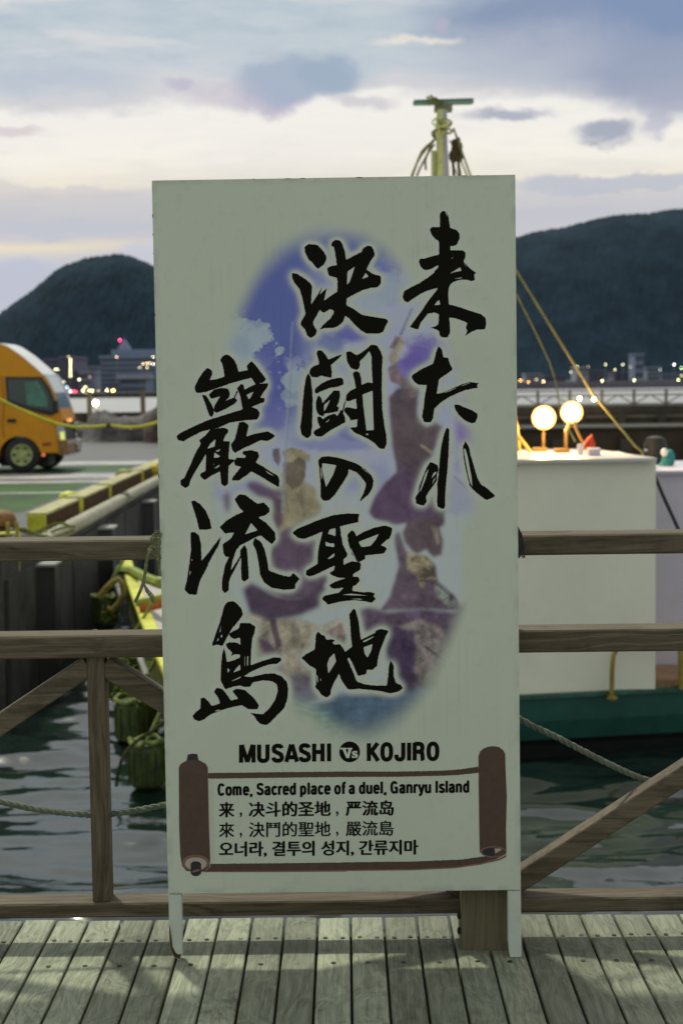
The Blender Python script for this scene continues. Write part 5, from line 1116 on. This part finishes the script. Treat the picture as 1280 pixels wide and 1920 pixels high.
# handrail piece low on the left quay corner, yellow light put into its colour
a_, b_ = at_y(-40, 1003, 18.6), at_y(36, 999, 18.6)
MB().tube([a_, b_, (b_[0], b_[1], GZ - .02)], .016, 8).build('mooring_rail', mat('lit_yellow', (.75, .78, .10), .5, .05, 5), label='yellow steel rail above the quay corner at the left edge', cat='rail')
# tangled green ropes between rail and kerb
g = random.Random(11)
for i in range(3):
    pts = [at_y(10 + j*16 + g.uniform(-4, 4), 1000 - 9*math.sin(j*.9 + i) - i*5, 18.9 + .2*i) for j in range(9)]
    MB().tube(pts, .018, 6).build('mooring_rope', mat('rope_olive', (.16, .18, .03), .85, .3, 20), label=['olive mooring rope heaped at the left quay corner, lowest', 'olive mooring rope heaped at the left quay corner, middle', 'olive mooring rope heaped at the left quay corner, upper'][i], cat='rope', group='mooring ropes at the left quay corner')
# yellow hose swag with stanchions
D = 27.5
hp = [(-120, 735), (-60, 737), (0, 749), (35, 766), (75, 783), (108, 795), (140, 800.5), (175, 800), (204, 797), (235, 801), (262, 800), (290, 793), (330, 776)]
MB().tube([at_y(x, y, D) for x, y in hp], .024, 8).build('yellow_hose', M_yelrope, smooth=True, label='yellow hose slung in swags in front of the truck', cat='hose')
for px, lb in ((-110, 'thin hose stanchion outside the left edge'), (204, 'short dark clamp stanchion under the hose middle'), (335, 'thin hose stanchion behind the sign')):
    p = at_y(px, 800 if px == 204 else 740, D)
    if px == 204: MB().box((p[0]-.03, D-.05, p[2]-.02), (p[0]+.03, D+.05, p[2]+.06)).build('hose_clamp', M_black, label='dark clamp joining the yellow hose swags', cat='clamp')
    else: MB().tube([(p[0], D, GZ), (p[0], D, p[2] + .02)], .02).build('hose_stanchion', M_metal, label=lb, cat='post', group='stanchions carrying the hose')

# ------------------------------------------------------------ fishing boat
fb = root('fishing_boat', (1.5, 17, WZ), 'white-cabined fishing boat with dark green hull moored behind the railing', 'boat')
S0, S1, S2, S3, S4, S5 = (-1.42, 13.75), (1.75, 14.32), (8.5, 15.6), (8.5, 23), (0, 27), (-3.2, 23.4)
pl = [S0, S1, S2, S3, S4, S5]
DZ = -1.43
def hullring(f, z): 
    c_ = Vector((2, 19)); return [((Vector(p) - c_)*f + c_).to_tuple() + (z,) for p in pl]
mb = MB(); rings = [hullring(1.0, DZ), hullring(.997, DZ-.22), hullring(.985, DZ-.40), hullring(.975, DZ-.46), hullring(.965, WZ-.02), hullring(.90, WZ-.5)]
vs = [v for r_ in rings for v in r_]; n = 6
mb.add(vs[:18], [(i*n+j, i*n+(j+1) % n, (i+1)*n+(j+1) % n, (i+1)*n+j) for i in range(2) for j in range(n)]); mb.build('hull', M_hull, fb)
mb = MB(); mb.add(vs[12:], [(i*n+j, i*n+(j+1) % n, (i+1)*n+(j+1) % n, (i+1)*n+j) for i in range(3) for j in range(n)] + [tuple(range(3*n, 4*n))]); mb.build('lower_hull', M_hullb, fb)
for i in range(9):
    x_ = 1.9 + i*.62; y_ = 14.32 + (x_ - 1.75)*.19 - .012
    MB().box((x_, y_ - .012, DZ-.20), (x_ + .07 + .05*(i % 3), y_ + .02, DZ-.02)).build('rust_run', mat('rust_run_green', (.028, .060, .045), .8, .4, 22, stretch=(1, 1, .2)), fb) if False else None
mb = MB(); mb.add([(*p, DZ) for p in pl], [tuple(range(6))]); mb.build('deck', M_bdeck, fb)
def strip(pts, z0_, z1_, w, m_, nm):
    for a_, b_ in zip(pts[:-1], pts[1:]): MB().bar((a_[0], a_[1], (z0_+z1_)/2), (b_[0], b_[1], (z0_+z1_)/2), w, z1_-z0_).build(nm, m_, fb)
strip([S0, S1, S2], DZ, DZ + .035, .07, mat('edge_green', (.03, .10, .07), .6, .3, 5), 'deck_edge')
# port bulwark: yellow, with lamp light put into its colours, rising to the bow
bwk = [(-1.42, 13.3, -1.12), (-2.12, 16.9, -1.10), (-2.75, 20.4, -1.10), (-3.17, 22.9, -1.08)]
for (a_, b_) in zip(bwk[:-1], bwk[1:]):
    MB().add([(a_[0], a_[1], DZ-.3), (b_[0], b_[1], DZ-.3), (b_[0], b_[1], b_[2]), (a_[0], a_[1], a_[2])], [(0, 1, 2, 3)]).build('bulwark', mat('bulwark_olive', (.13, .14, .03), .7, .4, 4), fb)
    MB().bar(a_, b_, .15, .06, ch=.01).build('gunwale', M_yel, fb)
MB().bar((-1.70, 15.0, -1.28), (-2.02, 16.6, -1.22), .05, .05).build('rubbing_strake', M_yel, fb)
# cabin
cz0, cz1 = DZ, .70
xR = at_y(1229, 1000, 14.5)[0]; yF = 14.5
MB().box((-.9, yF, cz0), (xR, 16.5, cz1)).build('cabin_wall', M_bwhite, fb)
rb0 = at_y(1232, 861, yF - .12); 
MB().prism([(-1.0, yF-.10, cz1+.003), (rb0[0], yF-.10, cz1+.003), (at_y(1112, 846, 16.4)[0], 16.5, cz1+.003), (-1.0, 16.5, cz1+.003)], (0, 0, .03)).build('cabin_roof', mat('roof_white', (.55, .54, .52), .3, .08, 2), fb)
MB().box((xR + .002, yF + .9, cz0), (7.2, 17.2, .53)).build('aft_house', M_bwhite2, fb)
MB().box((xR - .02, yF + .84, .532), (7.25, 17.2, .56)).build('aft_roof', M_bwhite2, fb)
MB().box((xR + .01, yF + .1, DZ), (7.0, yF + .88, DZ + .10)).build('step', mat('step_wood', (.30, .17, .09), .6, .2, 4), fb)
MB().box((-.7, 16.6, cz0), (1.35, 19.2, 1.25)).build('wheelhouse', M_bwhite, fb)
MB().box((-.8, 16.55, 1.252), (1.45, 19.3, 1.30)).build('wheelhouse_roof', M_bwhite, fb)
for i in range(3):
    MB().box((-.5 + i*.6, 16.56, .80), (-.05 + i*.6, 16.595, 1.15)).build('wheelhouse_window', M_dglass, fb)
# diagonal stay on the aft house, handrails
MB().tube([at_y(1221, 878, yF + .3), at_y(1245, 935, yF + .3), at_y(1273, 996, yF + .3), at_y(1310, 1080, yF+.3)], .018, 6).build('diagonal_stay', M_black, fb)
hr = lambda px, py, y=14.36: at_y(px, py, y)
M_brass = mat('brass_pipe', (.32, .24, .05), .35, .2, 12, metal=.5)
MB().tube([hr(1146, 1309), hr(1147, 1260), hr(1149, 1230), hr(1155, 1218), hr(1165, 1211), hr(1185, 1208), hr(1215, 1206)] + [hr(1260, 1203, 14.4), hr(1330, 1200, 14.6)], .022, 10).build('handrail', M_brass, fb, smooth=True)
MB().tube([hr(1276, 1204, 14.5), hr(1277, 1292, 14.5)], .03, 10).build('handrail_post', M_brass, fb, smooth=True)
MB().tube([hr(1262, 1284, 14.6), hr(1300, 1283, 14.6)], .02, 8).build('handrail_foot', M_brass, fb)
MB().lathe(hr(1147, 1311), [(.05, 0), (.05, .02), (.03, .03)], 12).build('rail_flange', M_brass, fb)
# mast and radar behind the sign
MY = 17.0
mt = lambda px, py: at_y(px, py, MY)
zm = 1.3
b0 = mt(829, 330)
M_mastl = mat('mast_pale_yellow', (.55, .58, .22), .6, .2, 6); M_mastg = mat('mast_grey', (.33, .35, .42), .55, .1, 6)
MB().tube([(b0[0], MY, zm), mt(829, 330), mt(829, 270), mt(829, 205)], [.075, .075, .055, .05], 14).build('mast', M_mastg, fb, smooth=True)
MB().tube([(mt(822, 330)[0], MY - .06, zm), tuple(mt(824, 300) - np.array([0, .06, 0])), tuple(mt(822, 240) - np.array([0, .05, 0])), tuple(mt(825, 207) - np.array([0, .03, 0]))], .036, 10).build('mast_side_pipe', M_mastl, fb, smooth=True)
MB().tube([(mt(813, 330)[0], MY - .05, zm), tuple(mt(813, 282))], .03, 10).build('short_post', M_mastl, fb, smooth=True)
MB().prism([tuple(mt(x, y)) for x, y in [(815, 195), (848, 194), (848, 206), (815, 206)]], (0, .16, 0)).build('radar_pedestal', mat('pedestal_olive', (.20, .19, .09), .6, .2, 9), fb)
rdr = MB().prism([tuple(mt(x, y)) for x, y in [(775, 188), (777, 186), (886, 183), (888, 185), (888, 191), (884, 193), (777, 195), (774, 193)]], (0, .09, 0)).build('radar_antenna', mat('radar_green', (.17, .30, .24), .5, .08, 8), fb)
MB().prism([tuple(mt(x, y) - np.array([0, .004, 0])) for x, y in [(776, 189), (887, 185.5), (887, 187), (776, 190.5)]], (0, .003, 0)).build('antenna_slot', mat('radar_slot', (.07, .14, .11), .6, .1, 8), rdr)
g = random.Random(21)
for i in range(9):     # coiled lines lashed round the mast
    cx_, cy_ = 829 + g.uniform(-13, 16), 240 + g.uniform(-8, 16); rx_, ry_ = g.uniform(5, 14), g.uniform(4, 11)
    pts = [tuple(mt(cx_ + rx_*math.cos(t_), cy_ + ry_*math.sin(t_)) + np.array([0, -.08 + .12*math.sin(t_*.5 + i), 0])) for t_ in np.linspace(0, 6.2, 16)]
    MB().tube(pts, .011, 6).build('lashing', [M_mastl, mat('lash_olive', (.22, .22, .08), .8, .3, 12)][i % 2], fb, smooth=True)
for i, ln_ in enumerate([[(812, 262), (800, 277), (790, 290), (780, 308), (771, 330)], [(814, 270), (803, 285), (795, 300), (787, 315), (781, 330)], [(806, 268), (799, 274), (790, 284), (783, 300), (772, 332)], [(820, 252), (808, 270), (797, 300), (798, 318)], [(842, 262), (860, 290), (868, 312), (875, 330)], [(858, 280), (866, 305), (876, 330)]]):
    MB().tube([mt(x, y) for x, y in ln_], .013 if i < 4 else .007, 6).build('hanging_line', mat('line_dark_olive', (.11, .12, .03), .8, .3, 12) if i % 2 else mat('line_olive', (.20, .21, .05), .8, .3, 12), fb, smooth=True)
sack = MB()
for i, (x, y, a_, b_) in enumerate([(855, 282, 10, 15), (858, 275, 9, 12), (850, 292, 9, 13), (860, 292, 8, 12), (851, 268, 6, 8), (858, 262, 5, 6)]):
    c_ = mt(x, y); sack.sphere(tuple(c_), 1/176, 12, 8, (a_, 8, b_))
sack.build('net_bundle', mat('bundle_dark', (.055, .045, .02), .9, .5, 22, 1, 60), fb, smooth=True)
for x0_, x1_ in ((849, 851), (859, 863)):
    MB().tube([mt(x0_, 296), mt(x0_ + .5, 312), mt(x1_, 332)], .018, 6).build('bundle_tail', mat('bundle_dark', (.055, .045, .02), .9), fb)
for i, (x, y) in enumerate([(806, 186), (812, 183), (818, 188), (824, 192), (808, 192)]):
    MB().tube([tuple(mt(x + 6*math.cos(t_), y + 5*math.sin(t_*1.3 + i)) + np.array([0, -.03, 0])) for t_ in np.linspace(0, 6, 12)], .008, 5).build('antenna_tangle', mat('line_olive', (.2, .21, .05), .8), fb)
# deck clutter
MB().tube([at_y(x, y, D_) for x, y, D_ in [(225, 1068, 21.5), (250, 1072, 21), (275, 1085, 20), (300, 1094, 19.4), (330, 1090, 19.4)]], .07, 8).build('rolled_fender', mat('roll_olive', (.22, .27, .04), .8, .3, 9), fb, smooth=True)
for i, (yy, c_) in enumerate([(1126, (.30, .30, .03)), (1138, (.50, .10, .01))]):
    MB().tube([at_y(262 if i else 255, yy + 4, 17.6), at_y(280, yy, 17.6), at_y(305, yy - 6, 17.6), at_y(335, yy - 8, 17.6)], .05, 8).build('deck_hose', mat('deck_hose_%d' % i, c_, .6, .15, 9), fb, smooth=True)

# things standing on / tied to the boat
BLK = M_black
def barrel_fender(px, pyb, D_, r_, h_, lb):
    p = at_y(px, pyb, D_)
    r = root('barrel_fender', (p[0], D_, p[2]), lb, 'fender', 'black barrel fenders hanging from the boat side')
    prof = [(r_*.8, 0), (r_*.97, .03)]
    MB().lathe((p[0], D_, p[2]), [(r_*.8, 0), (r_, .03), (r_, h_ - .05), (r_*.85, h_ - .01), (r_*.3, h_)], 26).build('barrel', mat('fender_black_lit', (.008, .014, .012), .45, .4, 5, spec=.25, col2=(.040, .056, .008)), r, smooth=True)  # yellow-green side light put into the black as mottling
    for k_ in range(14):
        t_ = 2*math.pi*k_/14; c2 = (p[0] + r_*1.01*math.cos(t_), D_ + r_*1.01*math.sin(t_))
        MB().tube([(c2[0], c2[1], p[2]+.04), (c2[0], c2[1], p[2]+h_-.06)], .010, 5).build('rib', mat('fender_black_lit', (.012, .022, .016)), r)
    pts = [(p[0] + (r_*.95)*math.cos(t_)*g.uniform(.8, 1.05), D_ + r_*.95*math.sin(t_), p[2] + h_ + g.uniform(-.02, .03)) for t_ in np.linspace(0, 6.28, 18)]
    MB().tube(pts, .022, 6).build('weedy_lashing', M_algae, r, smooth=True)
    MB().tube([(p[0], D_, p[2]+h_-.01), (p[0]+.12, D_+.1, p[2]+h_+.25), (p[0]+.3, D_+.3, p[2]+h_+.55)], .018, 6).build('hanging_rope', mat('fender_rope', (.14, .17, .03), .85, .3, 20), r)
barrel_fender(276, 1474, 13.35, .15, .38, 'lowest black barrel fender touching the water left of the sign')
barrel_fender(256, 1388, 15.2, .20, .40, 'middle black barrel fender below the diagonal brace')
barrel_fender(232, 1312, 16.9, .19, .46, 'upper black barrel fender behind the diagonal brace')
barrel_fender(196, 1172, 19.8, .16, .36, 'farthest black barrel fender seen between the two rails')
MB().tube([at_y(x, y, D_) for x, y, D_ in [(310, 1352, 13.4), (285, 1372, 13.3), (262, 1385, 13.2), (240, 1405, 13.1), (228, 1425, 13.0), (221, 1450, 13.0), (218, 1475, 12.95)]], .015, 7).build('slack_rope', mat('slack_olive', (.028, .032, .010), .9, .3, 20, spec=.1), smooth=True, label='dark slack mooring rope dipping into the water beside the fenders', cat='rope')
g = random.Random(5)
wd = MB()
for _ in range(420):
    px, py = random.choice([(g.gauss(258, 20), g.gauss(1245, 22)), (g.gauss(240, 14), g.gauss(1290, 16)), (g.gauss(205, 14), g.gauss(1150, 10)), (g.gauss(262, 20), g.gauss(1316, 5))])
    if px < 190: continue
    D_ = 15.1 + g.uniform(-.5, .5) if py > 1200 else 19.5; p = Vector(at_y(px, py, D_)); a_ = Vector((g.gauss(0, 1), g.gauss(0, 1), g.gauss(0, 1))).normalized()*.020; b_ = Vector((g.gauss(0, 1), g.gauss(0, 1), g.gauss(0, 1))).normalized()*.016
    wd.add([p, p+a_, p+b_], [(0, 1, 2)])
wd.build('seaweed_tufts', mat('weed_yellow_green', (.34, .42, .02), .8, .4, 9), kind='stuff', label='yellow-green weed and frayed rope hanging along the boat side', cat='weed')
for i, (a_, b_) in enumerate([((255, 1215, 15.5), (275, 1268, 15.0)), ((217, 1090, 20), (232, 1130, 19.5))]):
    MB().tube([at_y(*a_), at_y(*b_)], .03, 8).build('grey_bar', M_concl, label=['pale grey bar among the weed below the middle rail', 'pale grey bar leaning by the yellow gunwale between the rails'][i], cat='bar')
# lines from rail to bow
MB().tube([at_y(x, y, 19.5) for x, y in [(186, 1120), (200, 1103), (212, 1092), (222, 1086), (230, 1095), (232, 1115), (225, 1130), (210, 1145), (200, 1140)]], .04, 8).build('curled_rope', mat('curl_rope', (.22, .17, .03), .8, .3, 12), smooth=True, label='thick brown-green rope curled over the bow between the rails', cat='rope')
# work lamps
hot = emit('glare_glow', (1, .36, .03), 1.3); hot.node_tree.nodes['Principled BSDF'].inputs['Base Color'].default_value = (.02, .008, .001, 1)  # orange glow imitating the lamps' glare, on an added bowl
def work_lamp(px, py, D_, rad, s_, lb, foot):
    p = at_y(px, py, D_); r = root('work_lamp', (p[0], D_, cz1 + .03), lb, 'lamp', 'lit work lamps over the boat roof')
    MB().sphere(tuple(p), rad, 20, 14).build('bulb', emit('sodium_glow', (1, .60, .18), s_), r, smooth=True)
    MB().lathe((p[0], D_ - rad*.1, p[2]), [(.01, rad*1.2), (rad*.7, rad*1.0), (rad*1.2, rad*.35), (rad*1.32, -.01), (rad*1.25, -.01), (rad*1.15, rad*.3), (rad*.6, rad*.85), (.01, rad*.95)], 24, (0, 1, 0)).build('glare_bowl', hot, r, smooth=True)
    f_ = at_y(*foot); MB().tube([(p[0], D_ + .02, p[2] - rad*.9), (f_[0], D_ + .02, p[2] - rad*2.2), (f_[0], D_ + .02, cz1 + .06)], .016, 8).build('stand', mat('lamp_stand', (.12, .075, .02), .5, .2, 9), r)
    MB().box((f_[0] - .11, D_ - .05, cz1 + .034), (f_[0] + .03, D_ + .08, cz1 + .075)).build('foot', mat('lamp_stand', (.45, .30, .08)), r)
    l = bpy.data.lights.new('lamp_light', 'POINT'); l.energy = 48; l.color = (1, .58, .2); l.shadow_soft_size = rad
    lo = bpy.data.objects.new('lamp_light', l); COL.objects.link(lo); lo.parent = r; lo.location = (0, -rad*1.4, p[2] - cz1 - .03)
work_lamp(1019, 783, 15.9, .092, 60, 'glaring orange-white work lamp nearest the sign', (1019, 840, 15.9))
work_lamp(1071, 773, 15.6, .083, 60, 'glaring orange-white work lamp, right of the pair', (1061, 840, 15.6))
# stays and ropes
st_m = mat('stay_rope', (.22, .20, .06), .8, .2, 12)
MB().tube([at_y(x, y, D_) for x, y, D_ in [(850, 240, 17), (900, 380, 16.7), (968, 508, 16.3), (1040, 625, 15.9), (1110, 737, 15.5), (1190, 836, 15.1), (1203, 846, 15.1), (1206, 858, 15.1)]], .011, 6).build('mooring_line', st_m, smooth=True, label='long yellowish stay line running from the mast to the roof corner', cat='rope')
MB().tube([at_y(x, y, D_) for x, y, D_ in [(845, 300, 17.2), (900, 420, 17.1), (968, 552, 17), (1006, 628, 17), (1030, 680, 17), (1043, 722, 17), (1050, 775, 16.9), (1078, 828, 16.3)]], .008, 6).build('mooring_line', st_m, smooth=True, label='thinner stay line ending behind the work lamps', cat='rope')
MB().tube([at_y(x, y, 15.7) for x, y in [(930, 700), (962, 770), (969, 815), (994, 848)]], .022, 6).build('roof_rope', mat('roof_rope_m', (.50, .33, .08), .8, .2, 12), smooth=True, label='orange-lit rope slanting to the roof beside the sign, outer one', cat='rope', group='ropes on the roof beside the sign')
MB().tube([at_y(x, y, 15.8) for x, y in [(955, 760), (968, 800), (973, 846)]], .022, 6).build('roof_rope', mat('roof_rope_m', (.50, .33, .08), .8, .2, 12), smooth=True, label='orange-lit rope dropping to the roof beside the sign, inner one', cat='rope', group='ropes on the roof beside the sign')
MB().tube([at_y(x, y, 15.4) for x, y in [(1076, 785), (1080, 805), (1088, 822), (1096, 834)]], .014, 6).build('lamp_cable', mat('roof_rope_m', (.50, .33, .08)), smooth=True, label='lamp cable running down from the right work lamp to the red cloth', cat='cable')
# red cloth and white cup on the roof
r = root('red_cloth', tuple(at_y(1104, 846, 15.3)), 'red cloth bundle with a raised corner lying on the boat roof', 'cloth')
mb = MB()
for (x, y), rr_ in zip([(1101, 836), (1108, 832), (1096, 838), (1106, 824)], (8, 8, 6, 6)): mb.sphere(tuple(at_y(x, y, 15.3)), 1/196, 10, 7, (rr_, 6, rr_))
mb.build('bundle', mat('red_fabric', (.50, .045, .015), .8, .3, 14, .6, 40), r, smooth=True)
MB().tube([at_y(1098, 838, 15.25), at_y(1104, 826, 15.25), at_y(1110, 815, 15.25)], [.035, .03, .008], 8).build('raised_corner', mat('red_fabric', (.5, .045, .015)), r, smooth=True)
p = at_y(1088, 846, 15.2); MB().lathe((p[0], 15.2, cz1+.034), [(.03, 0), (.034, .08), (.03, .10), (.0, .10)], 14).build('white_bottle', M_trkwhite, smooth=True, label='small white container beside the red cloth', cat='container')
p = at_y(1112, 846, 15.0); MB().box((p[0]-.05, 14.95, cz1+.034), (p[0]+.06, 15.1, cz1+.10)).build('pale_box', M_bwhite2, label='pale box on the boat roof behind the red cloth', cat='box')
# dark tub and teal tarp bundle behind the aft house
r = root('teal_bundle', (float(at_y(1247, 885, 16.2)[0]), 16.2, .56), 'teal waterproof bundle with a white top on the aft house', 'bundle')
mb = MB()
for x, y, a_, b_ in [(1250, 868, 12, 17), (1255, 860, 10, 18), (1243, 875, 10, 10), (1249, 855, 9, 9)]: mb.sphere(tuple(at_y(x, y, 16.2)), 1/185, 12, 9, (a_, 9, b_))
mb.build('tarp', mat('teal_tarp', (.015, .20, .20), .6, .25, 9, .6, 30), r, smooth=True)
MB().sphere(tuple(at_y(1245, 848, 16.1)), 1/185, 10, 8, (7, 6, 8)).build('white_top', M_trkwhite, r, smooth=True)
MB().sphere(tuple(at_y(1240, 880, 16.05)), 1/185, 10, 8, (5, 5, 5)).build('green_end', mat('lime', (.2, .55, .2), .6), r, smooth=True)
r = root('black_tub', (float(at_y(1228, 885, 16.4)[0]), 16.6, .56), 'round black tub next to the teal bundle', 'tub')
c_ = at_y(1228, 888, 16.6); MB().lathe((c_[0], 16.6, .562), [(.11, 0), (.125, .08), (.12, .2), (.09, .27), (.03, .29), (0, .29)], 18).build('tub_body', M_black, r, smooth=True)
MB().tube([(c_[0]-.12, 16.55, .70), (c_[0], 16.5, .72), (c_[0]+.1, 16.52, .70)], .015).build('tub_band', M_metal, r)
print('objects', len(bpy.data.objects))
